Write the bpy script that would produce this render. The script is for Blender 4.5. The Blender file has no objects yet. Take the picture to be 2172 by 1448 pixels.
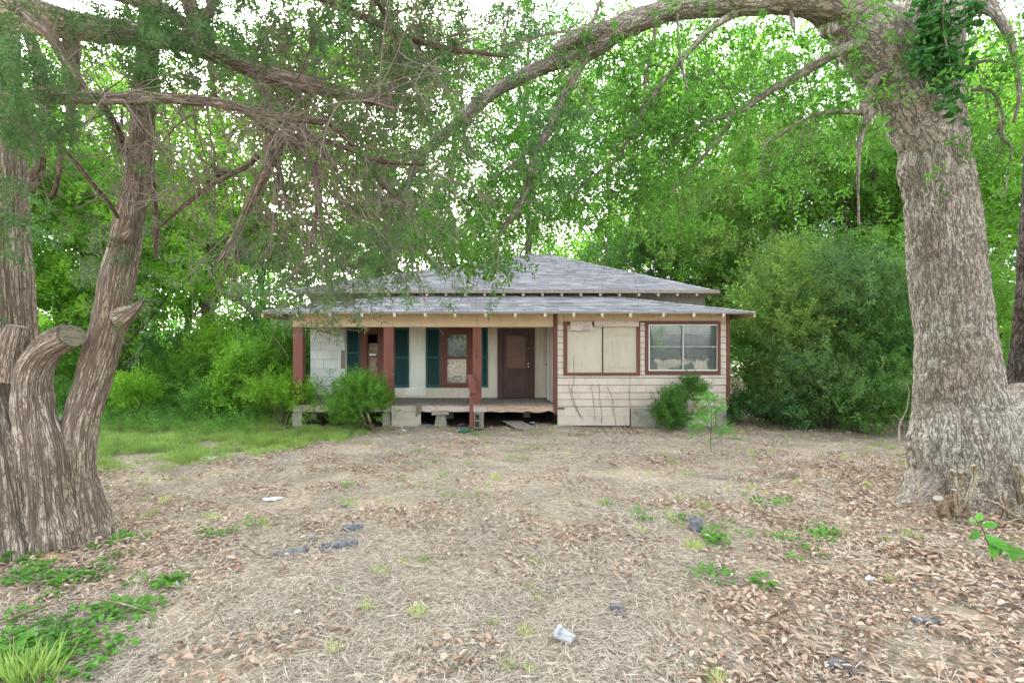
import bpy, math, random
import numpy as np
from mathutils import Vector, noise as mnoise
random.seed(7); RNG = np.random.default_rng(7)
PI = math.pi
S = bpy.context.scene
COL = S.collection

# ---------------------------------------------------------------- camera, sky, sun
F, CX, CY, CH = 1030.0, 1010.0, 738.0, 2.05        # focal length and vanishing point in photo pixels, eye height in metres
cam_d = bpy.data.cameras.new('camera'); cam = bpy.data.objects.new('camera', cam_d); COL.objects.link(cam)
cam.location = (0, 0, CH); cam.rotation_euler = (PI/2, 0, 0)
cam_d.sensor_width = 36.0; cam_d.lens = 36.0*F/2172.0
cam_d.shift_x = (1086-CX)/2172.0; cam_d.shift_y = -(724-CY)/2172.0
cam_d.clip_end = 400; cam_d.clip_start = 0.05
S.camera = cam
W = bpy.data.worlds.new('World'); S.world = W; W.use_nodes = True
wn = W.node_tree; wn.nodes.clear()
sky = wn.nodes.new('ShaderNodeTexSky'); sky.sky_type = 'NISHITA'; sky.sun_disc = False
SUN_AZ, SUN_EL = math.radians(-21.7), math.radians(30)
sky.sun_elevation = SUN_EL; sky.sun_rotation = SUN_AZ
sky.dust_density = 4.0; sky.air_density = 1.0; sky.ozone_density = 1.0
hs = wn.nodes.new('ShaderNodeHueSaturation'); hs.inputs['Saturation'].default_value = 0.22
bg = wn.nodes.new('ShaderNodeBackground'); bg.inputs['Strength'].default_value = 0.15
wo = wn.nodes.new('ShaderNodeOutputWorld')
wn.links.new(sky.outputs[0], hs.inputs['Color']); wn.links.new(hs.outputs[0], bg.inputs[0]); wn.links.new(bg.outputs[0], wo.inputs[0])
sd = bpy.data.lights.new('sun', 'SUN'); sd.energy = 2.0; sd.angle = math.radians(18); sd.color = (1.0, .95, .88)
so = bpy.data.objects.new('sun', sd); COL.objects.link(so)
_d = Vector((math.sin(SUN_AZ)*math.cos(SUN_EL), math.cos(SUN_AZ)*math.cos(SUN_EL), math.sin(SUN_EL)))
so.rotation_euler = _d.to_track_quat('Z', 'Y').to_euler()
S.view_settings.view_transform = 'Standard'; S.view_settings.look = 'None'
S.view_settings.exposure = 3.05; S.view_settings.gamma = 1.0; S.view_settings.use_curve_mapping = False
S.render.engine = 'CYCLES'
cy = S.cycles
cy.max_bounces = 8; cy.diffuse_bounces = 5; cy.glossy_bounces = 2; cy.transmission_bounces = 4; cy.transparent_max_bounces = 4
cy.caustics_reflective = False; cy.caustics_refractive = False; cy.use_denoising = True

def P(px, py, Y):
    """point of the place seen at photo pixel (px, py) at depth Y"""
    return np.array([(px-CX)*Y/F, Y, CH-(py-CY)*Y/F])
def GY(py): return F*CH/(py-CY)                    # depth of flat ground seen at pixel row py
def GP(px, py):
    Y = GY(py); return ((px-CX)*Y/F, Y)

# ---------------------------------------------------------------- helpers
def tag(o, label=None, cat=None, group=None, kind=None):
    if label: o['label'] = label
    if cat: o['category'] = cat
    if group: o['group'] = group
    if kind: o['kind'] = kind
    return o
def empty(name, loc, label=None, cat=None, group=None, parent=None):
    o = bpy.data.objects.new(name, None); COL.objects.link(o); o.location = loc; o.empty_display_size = .2
    if parent: o.parent = parent
    return tag(o, label, cat, group)

def _hash(ix, iy, iz, seed):
    h = (ix*374761393 + iy*668265263 + iz*2147483647 + seed*1274126177) & 0xFFFFFFFF
    h = ((h ^ (h >> 13))*1274126177) & 0xFFFFFFFF
    h = (h ^ (h >> 16)) & 0xFFFFFF
    return h/float(0xFFFFFF)*2-1
def vnoise(p, seed=0):
    p = np.asarray(p, float); i = np.floor(p).astype(np.int64); f = p-i; f = f*f*(3-2*f)
    r = 0
    for dx in (0, 1):
        wx = f[:, 0] if dx else 1-f[:, 0]
        for dy in (0, 1):
            wy = f[:, 1] if dy else 1-f[:, 1]
            for dz in (0, 1):
                wz = f[:, 2] if dz else 1-f[:, 2]
                r = r+wx*wy*wz*_hash(i[:, 0]+dx, i[:, 1]+dy, i[:, 2]+dz, seed)
    return r
def fbm(p, oct=3, seed=0):
    r = 0; a = 1; p = np.asarray(p, float)
    for k in range(oct):
        r = r+a*vnoise(p*(2**k), seed+k*17); a *= .5
    return r
def gz(x, y):
    x = np.atleast_1d(np.asarray(x, float)); y = np.atleast_1d(np.asarray(y, float))
    p = np.stack([x*.5, y*.5, x*0], 1)
    return .045*fbm(p, 3, 5)*np.clip((y-1)/3, 0, 1)
def gz1(x, y): return float(gz(x, y)[0])

class Geo:
    def __init__(s): s.v = []; s.f = []; s.n = 0; s.a = []
    def add(s, v, f, bc=None):
        v = np.asarray(v, float).reshape(-1, 3); f = np.asarray(f, int)
        s.v.append(v); s.f.append(f+s.n); s.n += len(v)
        s.a.append(np.zeros((len(v), 4)) if bc is None else bc)
        return s
    def mesh(s, name, mat, smooth=False, origin=(0, 0, 0)):
        v = np.concatenate(s.v)-np.asarray(origin, float)
        me = bpy.data.meshes.new(name)
        me.vertices.add(len(v)); me.vertices.foreach_set('co', v.ravel())
        idx = np.concatenate([f.ravel() for f in s.f])
        cnt = np.concatenate([np.full(len(f), f.shape[1]) for f in s.f])
        me.loops.add(len(idx)); me.loops.foreach_set('vertex_index', idx.astype(np.int32))
        me.polygons.add(len(cnt)); st = np.concatenate([[0], np.cumsum(cnt)[:-1]])
        me.polygons.foreach_set('loop_start', st.astype(np.int32)); me.polygons.foreach_set('loop_total', cnt.astype(np.int32))
        me.polygons.foreach_set('use_smooth', np.full(len(cnt), bool(smooth)))
        a = np.concatenate(s.a)
        if a.any():
            at = me.attributes.new('bc', 'FLOAT_VECTOR', 'POINT'); at.data.foreach_set('vector', a[:, :3].ravel())
            at = me.attributes.new('rl', 'FLOAT', 'POINT'); at.data.foreach_set('value', a[:, 3].copy())
        me.update(calc_edges=True); me.validate()
        if mat: me.materials.append(mat)
        return me
    def obj(s, name, mat, parent=None, smooth=False, origin=None):
        if origin is None:
            origin = tuple(parent.matrix_world.translation) if False else wloc(parent)
        o = bpy.data.objects.new(name, s.mesh(name, mat, smooth, origin)); COL.objects.link(o)
        if parent: o.parent = parent
        else: o.location = origin
        return o
def wloc(o):
    l = np.zeros(3)
    while o is not None:
        l = l+np.array(o.location); o = o.parent
    return tuple(l)
BOXF = np.array([[0, 3, 2, 1], [4, 5, 6, 7], [0, 1, 5, 4], [1, 2, 6, 5], [2, 3, 7, 6], [3, 0, 4, 7]])
def boxv(x0, x1, y0, y1, z0, z1, j=0):
    v = np.array([[x0, y0, z0], [x1, y0, z0], [x1, y1, z0], [x0, y1, z0], [x0, y0, z1], [x1, y0, z1], [x1, y1, z1], [x0, y1, z1]], float)
    if j: v = v+RNG.uniform(-j, j, v.shape)
    return v
def box(name, x0, x1, y0, y1, z0, z1, mat, parent=None, j=0):
    return Geo().add(boxv(x0, x1, y0, y1, z0, z1, j), BOXF).obj(name, mat, parent)
def rotz(v, a, c=(0, 0, 0)):
    c = np.array(c); v = v-c; R = np.array([[math.cos(a), -math.sin(a), 0], [math.sin(a), math.cos(a), 0], [0, 0, 1]])
    return v@R.T+c
def euler_m(rx, ry, rz):
    from mathutils import Euler
    return np.array(Euler((rx, ry, rz)).to_matrix())

def resample(path, rad, n):
    path = np.asarray(path, float); rad = np.asarray(rad, float); m = len(path)
    if m == 2:
        t = np.linspace(0, 1, n)[:, None]; return path[0]*(1-t)+path[1]*t, rad[0]*(1-t[:, 0])+rad[1]*t[:, 0]
    pp = np.vstack([2*path[0]-path[1], path, 2*path[-1]-path[-2]])
    L = np.concatenate([[0], np.cumsum(np.linalg.norm(np.diff(path, axis=0), axis=1))])
    s = np.linspace(0, L[-1], n); k = np.clip(np.searchsorted(L, s, side='right')-1, 0, m-2)
    t = ((s-L[k])/(L[k+1]-L[k]+1e-9))[:, None]
    a, b, c, d = pp[k], pp[k+1], pp[k+2], pp[k+3]
    q = .5*((2*b)+(c-a)*t+(2*a-5*b+4*c-d)*t*t+(3*b-3*c+d-a)*t**3)
    return q, np.interp(s, L, rad)
def tube(geo, path, rad, nu=6, nv=8, relief=None, cap=True, tip=False, flat=False):
    q, r = resample(path, rad, nv)
    T = np.gradient(q, axis=0); T /= np.linalg.norm(T, axis=1)[:, None]+1e-12
    n = np.cross(T[0], [0.13, 1, .21]); n /= np.linalg.norm(n); N = [n]
    for k in range(1, nv):
        n = N[-1]-T[k]*np.dot(N[-1], T[k]); N.append(n/(np.linalg.norm(n)+1e-12))
    N = np.array(N); Bn = np.cross(T, N)
    u = np.linspace(0, 2*PI, nu, endpoint=False); cu, su = np.cos(u), np.sin(u)
    s = np.concatenate([[0], np.cumsum(np.linalg.norm(np.diff(q, axis=0), axis=1))])
    rm = float(np.mean(r))
    Sg, Ug = np.meshgrid(s, u, indexing='ij'); Rg = np.repeat(r[:, None], nu, 1)
    dirs = N[:, None, :]*cu[None, :, None]+Bn[:, None, :]*su[None, :, None]
    rl = np.zeros(nv*nu)
    if relief is not None:
        base = (q[:, None, :]+dirs*Rg[..., None]).reshape(-1, 3)
        bcn = np.stack([rm*np.cos(Ug).ravel(), rm*np.sin(Ug).ravel(), Sg.ravel()], 1)
        d, rl = relief(bcn, base, Ug.ravel(), Sg.ravel(), Rg.ravel(), dirs.reshape(-1, 3))
        v = base+dirs.reshape(-1, 3)*d[:, None]
    else:
        v = (q[:, None, :]+dirs*Rg[..., None]).reshape(-1, 3)
    bc = np.stack([rm*np.cos(Ug).ravel(), rm*np.sin(Ug).ravel(), Sg.ravel(), rl], 1)
    off = random.random()*30; bc[:, :3] += off+.001
    i = np.arange(nv-1)[:, None]*nu; j = np.arange(nu)[None, :]; j2 = (j+1) % nu
    f = np.stack([i+j, i+j2, i+nu+j2, i+nu+j], -1).reshape(-1, 4)
    geo.add(v, f, bc)
    if cap:
        b0 = geo.n-nv*nu
        for ring, cc in ((nv-1, q[-1]),):
            c = np.array([cc]); ids = ring*nu+np.arange(nu)+b0
            geo.add(c, np.zeros((0, 3), int), np.array([[off, off, off+s[ring], .5]])); ci = geo.n-1
            geo.f.append(np.stack([ids, np.roll(ids, -1), np.full(nu, ci)], 1))
    return q, r

# ---------------------------------------------------------------- materials
class NT:
    def __init__(s, name):
        s.m = bpy.data.materials.new(name); s.m.use_nodes = True; s.t = s.m.node_tree; s.t.nodes.clear()
        s.out = s.t.nodes.new('ShaderNodeOutputMaterial')
    def n(s, typ, **kw):
        nd = s.t.nodes.new('ShaderNode'+typ)
        for k, v in kw.items():
            if hasattr(nd, k): setattr(nd, k, v)
        return nd
    def set(s, nd, **kw):
        for k, v in kw.items(): nd.inputs[k.replace('_', ' ')].default_value = v
        return nd
    def l(s, a, b): s.t.links.new(a, b)
    def noise(s, vec, scale, detail=3, rough=.5):
        nd = s.n('TexNoise'); nd.inputs['Scale'].default_value = scale; nd.inputs['Detail'].default_value = detail
        nd.inputs['Roughness'].default_value = rough
        if vec: s.l(vec, nd.inputs['Vector'])
        return nd.outputs['Fac']
    def ramp(s, fac, stops):
        r = s.n('ValToRGB'); e = r.color_ramp.elements
        while len(e) < len(stops): e.new(.5)
        for k, (p, c) in enumerate(stops):
            e[k].position = p; e[k].color = (c, c, c, 1) if isinstance(c, (int, float)) else (*c, 1)
        s.l(fac, r.inputs[0]); return r.outputs[0]
    def mix(s, fac, a, b, mode='MIX'):
        m = s.n('Mix'); m.data_type = 'RGBA'; m.blend_type = mode
        for sock, v in ((m.inputs[0], fac), (m.inputs[6], a), (m.inputs[7], b)):
            if hasattr(v, 'is_output'): s.l(v, sock)
            elif isinstance(v, (int, float)): sock.default_value = v
            else: sock.default_value = (*v, 1)
        return m.outputs[2]
    def mapping(s, vec, scale, loc=(0, 0, 0)):
        m = s.n('Mapping'); m.inputs['Scale'].default_value = scale; m.inputs['Location'].default_value = loc
        s.l(vec, m.inputs[0]); return m.outputs[0]
    def bsdf(s, col, rough=.7, bump=None, dist=.01, strength=1.0, spec=.3, metal=0):
        b = s.n('BsdfPrincipled')
        if hasattr(col, 'is_output'): s.l(col, b.inputs['Base Color'])
        else: b.inputs['Base Color'].default_value = (*col, 1)
        if hasattr(rough, 'is_output'): s.l(rough, b.inputs['Roughness'])
        else: b.inputs['Roughness'].default_value = rough
        b.inputs['Specular IOR Level'].default_value = spec; b.inputs['Metallic'].default_value = metal
        if bump is not None:
            bp = s.n('Bump'); bp.inputs['Distance'].default_value = dist; bp.inputs['Strength'].default_value = strength
            s.l(bump, bp.inputs['Height']); s.l(bp.outputs[0], b.inputs['Normal'])
        s.l(b.outputs[0], s.out.inputs[0]); return b

def leaf_mat(name, c1, c2, trans=.45, tcol=None, rough=.5, clump=.6):
    c1 = tuple(x*1.7 for x in c1); c2 = tuple(x*1.7 for x in c2)
    t = NT(name); geo = t.n('NewGeometry'); oi = t.n('ObjectInfo')
    c = t.mix(geo.outputs['Random Per Island'], c1, c2)
    big = t.noise(geo.outputs['Position'], clump, 2)
    c = t.mix(t.ramp(big, [(.35, 0), (.65, .55)]), c, tuple(x*y for x, y in zip(c2, (1.08, 1.06, .85))))
    hv = t.n('HueSaturation'); t.l(c, hv.inputs['Color'])
    mr = t.n('MapRange'); mr.inputs[3].default_value = .7; mr.inputs[4].default_value = 1.3
    t.l(oi.outputs['Random'], mr.inputs[0]); t.l(mr.outputs[0], hv.inputs['Value']); c = hv.outputs[0]
    p = t.bsdf(c, rough, spec=.35)
    tr = t.n('BsdfTranslucent')
    tc = t.mix(1.0, c, tcol or (1.0, 1.25, .8), 'MULTIPLY'); t.l(tc, tr.inputs[0])
    ms = t.n('MixShader'); ms.inputs[0].default_value = trans
    t.l(p.outputs[0], ms.inputs[1]); t.l(tr.outputs[0], ms.inputs[2]); t.l(ms.outputs[0], t.out.inputs[0])
    return t.m
def plain(name, c, rough=.7, var=.25, scale=6, metal=0, bump=.004, spec=.3, stretch=(1, 1, 1), c2=None):
    t = NT(name); tc = t.n('TexCoord'); oi = t.n('ObjectInfo')
    ad = t.n('VectorMath'); ad.operation = 'ADD'; t.l(tc.outputs['Object'], ad.inputs[0])
    ml = t.n('VectorMath'); ml.operation = 'SCALE'; ml.inputs[0].default_value = (17, 31, 23); t.l(oi.outputs['Random'], ml.inputs['Scale']); t.l(ml.outputs[0], ad.inputs[1])
    v = t.mapping(ad.outputs[0], stretch)
    n1 = t.noise(v, scale, 5, .65); n2 = t.noise(v, scale*9, 3)
    lo = tuple(x*(1-var) for x in c); hi = c2 or tuple(min(1, x*(1+var*.6)) for x in c)
    col = t.mix(t.ramp(n1, [(.3, 0), (.7, 1)]), lo, hi)
    col = t.mix(.25, col, t.ramp(n2, [(.3, .5), (.7, 1)]), 'MULTIPLY')
    t.bsdf(col, rough, n2, bump, 1, spec, metal); return t.m
def paint(name, c, wood=(.22, .17, .13), peel=.62, rough=.6, dirt=.3, stretch=(1, 1, 4), dirtc=(.28, .24, .19)):
    """old exterior paint: dirt, faint streaks and places peeled to the wood"""
    t = NT(name); tc = t.n('TexCoord'); oi = t.n('ObjectInfo')
    ad = t.n('VectorMath'); ad.operation = 'ADD'; t.l(tc.outputs['Object'], ad.inputs[0])
    ml = t.n('VectorMath'); ml.operation = 'SCALE'; ml.inputs[0].default_value = (3, 5, 7); t.l(oi.outputs['Random'], ml.inputs['Scale']); t.l(ml.outputs[0], ad.inputs[1])
    v = ad.outputs[0]
    n1 = t.noise(t.mapping(v, (1, 1, .5)), 1.6, 5, .6); n2 = t.noise(t.mapping(v, (4, 4, .6)), 3, 4); n3 = t.noise(t.mapping(v, stretch), 9, 6, .7)
    col = t.mix(t.ramp(n1, [(.4, 0), (.72, dirt)]), c, dirtc)
    col = t.mix(t.ramp(n2, [(.5, 0), (.8, dirt*.8)]), col, dirtc)
    pf = t.ramp(n3, [(peel, 0), (peel+.03, 1)])
    w = t.mix(t.noise(t.mapping(v, (1, 1, 12)), 12, 3), tuple(x*.6 for x in wood), tuple(x*1.4 for x in wood))
    col = t.mix(pf, col, w)
    inv = t.n('Math'); inv.operation = 'SUBTRACT'; inv.inputs[0].default_value = 1; t.l(pf, inv.inputs[1])
    t.bsdf(col, rough, inv.outputs[0], .002, .6, .3); return t.m
def bark(name, crest, furrow, lich=None, sc=(9, 9, 1.2), bd=.012, lichamt=.62, crack=.09):
    t = NT(name); at = t.n('Attribute'); at.attribute_name = 'bc'; ar = t.n('Attribute'); ar.attribute_name = 'rl'
    v = t.mapping(at.outputs['Vector'], sc)
    n1 = t.noise(v, 1.6, 5, .7); n2 = t.noise(v, 5, 4, .7); n3 = t.noise(at.outputs['Vector'], 1.1, 3)
    def ridge(scale, det, loc):
        a = t.noise(t.mapping(v, (1, 1, 1 if det == 2 else 3.5), loc), scale, det, .6)
        s_ = t.n('Math'); s_.operation = 'SUBTRACT'; t.l(a, s_.inputs[0]); s_.inputs[1].default_value = .5
        b = t.n('Math'); b.operation = 'ABSOLUTE'; t.l(s_.outputs[0], b.inputs[0]); return b.outputs[0]
    r1 = ridge(1.5, 2, (0, 0, 0)); r2 = ridge(3.2, 3, (7, 3, 1))
    c1 = t.ramp(r1, [(0, 0), (crack, 1)]); c2 = t.ramp(r2, [(0, .25), (crack*.7, 1)])
    hm = t.n('Math'); hm.operation = 'MULTIPLY'; t.l(c1, hm.inputs[0]); t.l(c2, hm.inputs[1])
    col = t.mix(t.ramp(ar.outputs['Fac'], [(.3, 0), (.65, 1)]), tuple(x*1.2 for x in furrow), crest)
    col = t.mix(t.ramp(n2, [(.35, .0), (.7, .55)]), col, tuple(min(1, x*1.3) for x in crest))
    col = t.mix(t.ramp(n3, [(.42, 0), (.62, .75)]), col, (crest[0]*.62, crest[1]*.56, crest[2]*.5))
    if lich:
        ln = t.noise(at.outputs['Vector'], 9, 6, .75); lb = t.noise(at.outputs['Vector'], .9, 2)
        lm = t.n('Math'); lm.operation = 'ADD'; t.l(ln, lm.inputs[0])
        lk = t.n('Math'); lk.operation = 'MULTIPLY'; t.l(lb, lk.inputs[0]); lk.inputs[1].default_value = .35; t.l(lk.outputs[0], lm.inputs[1])
        col = t.mix(t.ramp(lm.outputs[0], [(lichamt+.12, 0), (lichamt+.2, .8)]), col, lich)
    col = t.mix(hm.outputs[0], tuple(x*.5 for x in furrow), col)
    h = t.n('Math'); h.operation = 'MULTIPLY_ADD'; t.l(n2, h.inputs[0]); h.inputs[1].default_value = .35; t.l(hm.outputs[0], h.inputs[2])
    t.bsdf(col, .9, h.outputs[0], bd, 1, .15); return t.m

M = {}
M['oak_bark'] = bark('oak_bark', (.43, .395, .345), (.25, .215, .18), (.42, .43, .37), (15, 15, 3.0), .014, .60, .06)
M['cedar_bark'] = bark('cedar_bark', (.45, .385, .325), (.25, .19, .15), None, (17, 17, .8), .014, .62, .07)
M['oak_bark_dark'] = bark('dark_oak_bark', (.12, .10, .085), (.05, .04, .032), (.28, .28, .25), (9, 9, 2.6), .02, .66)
M['cedar_dead'] = bark('cedar_dead', (.22, .17, .135), (.10, .07, .05), (.20, .19, .16), (20, 20, 2), .004, .7)
M['twig'] = plain('twig_bark', (.19, .155, .125), .9, .3, 8)
M['oak_twig'] = plain('oak_twig', (.10, .082, .065), .9, .3, 8)
M['bg_bark'] = bark('grey_bark', (.23, .20, .17), (.10, .085, .07), (.33, .34, .30), (7, 7, 1.2), .01)
M['cut_wood'] = plain('cut_wood', (.34, .31, .24), .8, .3, 20, c2=(.42, .40, .33))
M['raw_wood'] = plain('torn_wood', (.30, .20, .12), .85, .6, 16, stretch=(3, 3, .7), c2=(.50, .38, .24), bump=.012)
M['pale_wood'] = bark('debarked_wood', (.38, .31, .21), (.22, .165, .11), (.45, .42, .33), (9, 9, 2), .006, .55, .05)
M['dead_stick'] = plain('dead_stick', (.40, .33, .26), .85, .3, 14)
LM = {
 'lime': leaf_mat('leaf_lime', (.10, .20, .022), (.17, .29, .04), .52),
 'green': leaf_mat('leaf_green', (.05, .12, .018), (.09, .185, .028), .48),
 'mid': leaf_mat('leaf_mid', (.035, .095, .022), (.07, .15, .032), .45),
 'blue': leaf_mat('leaf_bluegreen', (.035, .095, .042), (.075, .15, .065), .4, (1.2, 1.3, .8)),
 'dark': leaf_mat('leaf_dark', (.022, .065, .02), (.045, .11, .03), .35),
 'olive': leaf_mat('leaf_olive', (.055, .11, .022), (.105, .16, .035), .4),
 'privet': leaf_mat('leaf_privet', (.04, .085, .028), (.085, .15, .05), .35, rough=.4),
 'oak': leaf_mat('leaf_oak', (.035, .10, .016), (.08, .18, .028), .45, rough=.4),
 'cedar': leaf_mat('cedar_needles', (.022, .060, .020), (.05, .10, .03), .3),
 'cedargrey': leaf_mat('cedar_needles_grey', (.045, .07, .04), (.08, .11, .06), .3),
 'weed': leaf_mat('weed_leaf', (.045, .115, .02), (.085, .19, .035), .4),
 'grass': leaf_mat('grass_blade', (.10, .165, .045), (.20, .26, .085), .4),
 'tuft': leaf_mat('pale_grass_blade', (.15, .20, .06), (.28, .31, .12), .35),
}

# ---------------------------------------------------------------- sprigs and scatter
SRC = {}
def leafs(geo, pos, dirs, L, Wd, roll=None, fold=.25):
    """pointed folded leaves, two quads each"""
    pos = np.asarray(pos); n = len(pos); dirs = dirs/np.linalg.norm(dirs, axis=1)[:, None]
    r = RNG.normal(size=(n, 3)) if roll is None else roll+RNG.normal(size=(n, 3))*.45
    nrm = r-dirs*np.sum(r*dirs, 1)[:, None]; nrm /= np.linalg.norm(nrm, axis=1)[:, None]+1e-9
    sd_ = np.cross(dirs, nrm)
    L = np.broadcast_to(L, n)*RNG.uniform(.7, 1.2, n); Wd = np.broadcast_to(Wd, n)*RNG.uniform(.8, 1.15, n)
    def pt(a, b, c): return pos+dirs*(a*L)[:, None]+sd_*(b*Wd)[:, None]+nrm*(c*Wd)[:, None]
    up = fold
    V = np.stack([pt(0, 0, 0), pt(.35, .42, up), pt(.72, .38, up), pt(1, 0, -.1), pt(.72, -.38, up), pt(.35, -.42, up)], 1).reshape(-1, 3)
    b = np.arange(n)[:, None]*6
    geo.add(V, np.concatenate([b+[0, 3, 2, 1], b+[0, 5, 4, 3]]))
def src(key, me):
    o = bpy.data.objects.new('src_'+key, me); SRC.setdefault(key, []).append(o)
def sprig(n, length, L, Wd, out=.9, droop=.2, twig=None):
    g = Geo(); t = np.sort(RNG.uniform(.1, 1, n)); a = RNG.uniform(0, 2*PI, n)
    bend = np.array([RNG.normal()*.15, RNG.normal()*.15, 1])
    pos = np.outer(t*length, bend); 
    lat = np.stack([np.cos(a), np.sin(a), np.zeros(n)], 1)
    pos = pos+lat*(RNG.uniform(0, .35, n)*length*.5*(1.1-t*.5))[:, None]
    d = lat*out+np.array([0, 0, .55])+RNG.normal(size=(n, 3))*.25
    leafs(g, pos, d, L, Wd)
    return g
def make_sources():
    for tint in ('lime', 'green', 'mid', 'blue', 'dark', 'olive'):
        for k in range(3):
            g = sprig(26, .62, .125, .062); src('bg_'+tint, g.mesh('leaf_spray', LM[tint]))
    for tint in ('lime', 'green', 'mid', 'olive', 'privet', 'dark', 'weed', 'blue'):
        for k in range(3):
            g = sprig(30, .34, .05, .022); src('sm_'+tint, g.mesh('small_leaf_spray', LM[tint]))
    for k in range(4):
        g = sprig(20, .42, .088, .038, .8); src('oak', g.mesh('oak_leaf_spray', LM['oak']))
    for key in ('cedar', 'cedargrey'):
        for k in range(4):
            g = Geo(); pos = []; d = []
            for m in range(15):
                t = RNG.uniform(.05, 1); a = RNG.uniform(0, 2*PI)
                bd = np.array([math.cos(a)*.7, math.sin(a)*.7, .8]); bd /= np.linalg.norm(bd); bl = .13*(1.15-t*.6)
                for q in range(5):
                    s_ = RNG.uniform(0, 1); pos.append(np.array([0, 0, t*.32])+bd*bl*s_); dd = bd+RNG.normal(size=3)*.55; d.append(dd)
            leafs(g, np.array(pos), np.array(d), .055, .011, fold=.1)
            src(key, g.mesh('cedar_spray', LM[key]))
    # bare twig spray
    for k in range(3):
        g = Geo(); grow_twig(g, np.zeros(3), np.array([0, 0, 1.]), .55, .0035, 2, 4)
        src('twigs', g.mesh('bare_twig_spray', M['twig']))
    # green grass clump, pale tuft
    for key, L, nb, sp, m in (('grass', .15, 60, .10, 'grass'), ('tuft', .17, 45, .05, 'tuft')):
        for k in range(3):
            g = Geo(); a = RNG.uniform(0, 2*PI, nb); r = sp*np.sqrt(RNG.uniform(0, 1, nb))
            pos = np.stack([r*np.cos(a), r*np.sin(a), np.zeros(nb)], 1)
            d = np.stack([np.cos(a)*.5, np.sin(a)*.5, np.ones(nb)], 1)+RNG.normal(size=(nb, 3))*.28; d[:, 2] = abs(d[:, 2])+.2
            leafs(g, pos, d, L, .007 if key != 'blade' else .016, fold=.1)
            src(key, g.mesh('grass_clump', LM[m]))
    for k in range(3):   # broad heart-shaped weed rosette
        g = Geo(); nb = 9; a = RNG.uniform(0, 2*PI, nb); r = RNG.uniform(.02, .09, nb)
        pos = np.stack([r*np.cos(a), r*np.sin(a), RNG.uniform(.02, .08, nb)], 1)
        d = np.stack([np.cos(a), np.sin(a), RNG.uniform(-.1, .3, nb)], 1)
        leafs(g, pos, d, .075, .055, roll=np.array([[0, 0, 2.5]])); src('weed', g.mesh('weed_rosette', LM['weed']))
def grow_twig(g, p, d, L, r, depth, nside, droop=-.05, wob=.25):
    n = 5; path = [p]; dd = d/np.linalg.norm(d)
    for k in range(n-1):
        dd = dd+RNG.normal(size=3)*wob*.5+np.array([0, 0, droop]); dd /= np.linalg.norm(dd); path.append(path[-1]+dd*L/(n-1))
    tube(g, path, np.linspace(r*1.25, r*.5, n), 3 if r < .006 else 5, n+1, cap=False)
    ends = [(path[-1], dd)]
    if depth > 0:
        for k in range(nside):
            t = RNG.uniform(.2, .95); q = path[0]*(1-t)+path[-1]*t; kk = min(int(t*(n-1)), n-2); ft = t*(n-1)-kk
            q = path[kk]*(1-ft)+path[kk+1]*ft
            sd2 = dd+RNG.normal(size=3)*.75
            ends += grow_twig(g, q, sd2, L*RNG.uniform(.3, .6), r*.6, depth-1, max(2, nside-2), droop, wob)
    return ends
NG = {}
def node_group(key):
    if key in NG: return NG[key]
    col = bpy.data.collections.new('src_'+key)
    for o in SRC[key]: col.objects.link(o)
    ng = bpy.data.node_groups.new('scatter_'+key, 'GeometryNodeTree')
    ng.interface.new_socket('Geometry', in_out='INPUT', socket_type='NodeSocketGeometry')
    ng.interface.new_socket('Geometry', in_out='OUTPUT', socket_type='NodeSocketGeometry')
    N = ng.nodes; i = N.new('NodeGroupInput'); o = N.new('NodeGroupOutput'); ip = N.new('GeometryNodeInstanceOnPoints')
    ci = N.new('GeometryNodeCollectionInfo'); ci.inputs['Collection'].default_value = col
    ci.inputs['Separate Children'].default_value = True; ci.inputs['Reset Children'].default_value = True
    def att(nm, typ):
        a = N.new('GeometryNodeInputNamedAttribute'); a.data_type = typ; a.inputs['Name'].default_value = nm
        return next(s for s in a.outputs if s.enabled and s.name == 'Attribute')
    L = ng.links; L.new(i.outputs[0], ip.inputs['Points']); L.new(ci.outputs[0], ip.inputs['Instance'])
    ip.inputs['Pick Instance'].default_value = True
    L.new(att('idx', 'INT'), ip.inputs['Instance Index']); L.new(att('rot', 'FLOAT_VECTOR'), ip.inputs['Rotation'])
    L.new(att('scl', 'FLOAT'), ip.inputs['Scale']); L.new(ip.outputs[0], o.inputs[0])
    NG[key] = ng; return ng
N_INST = 0
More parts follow.
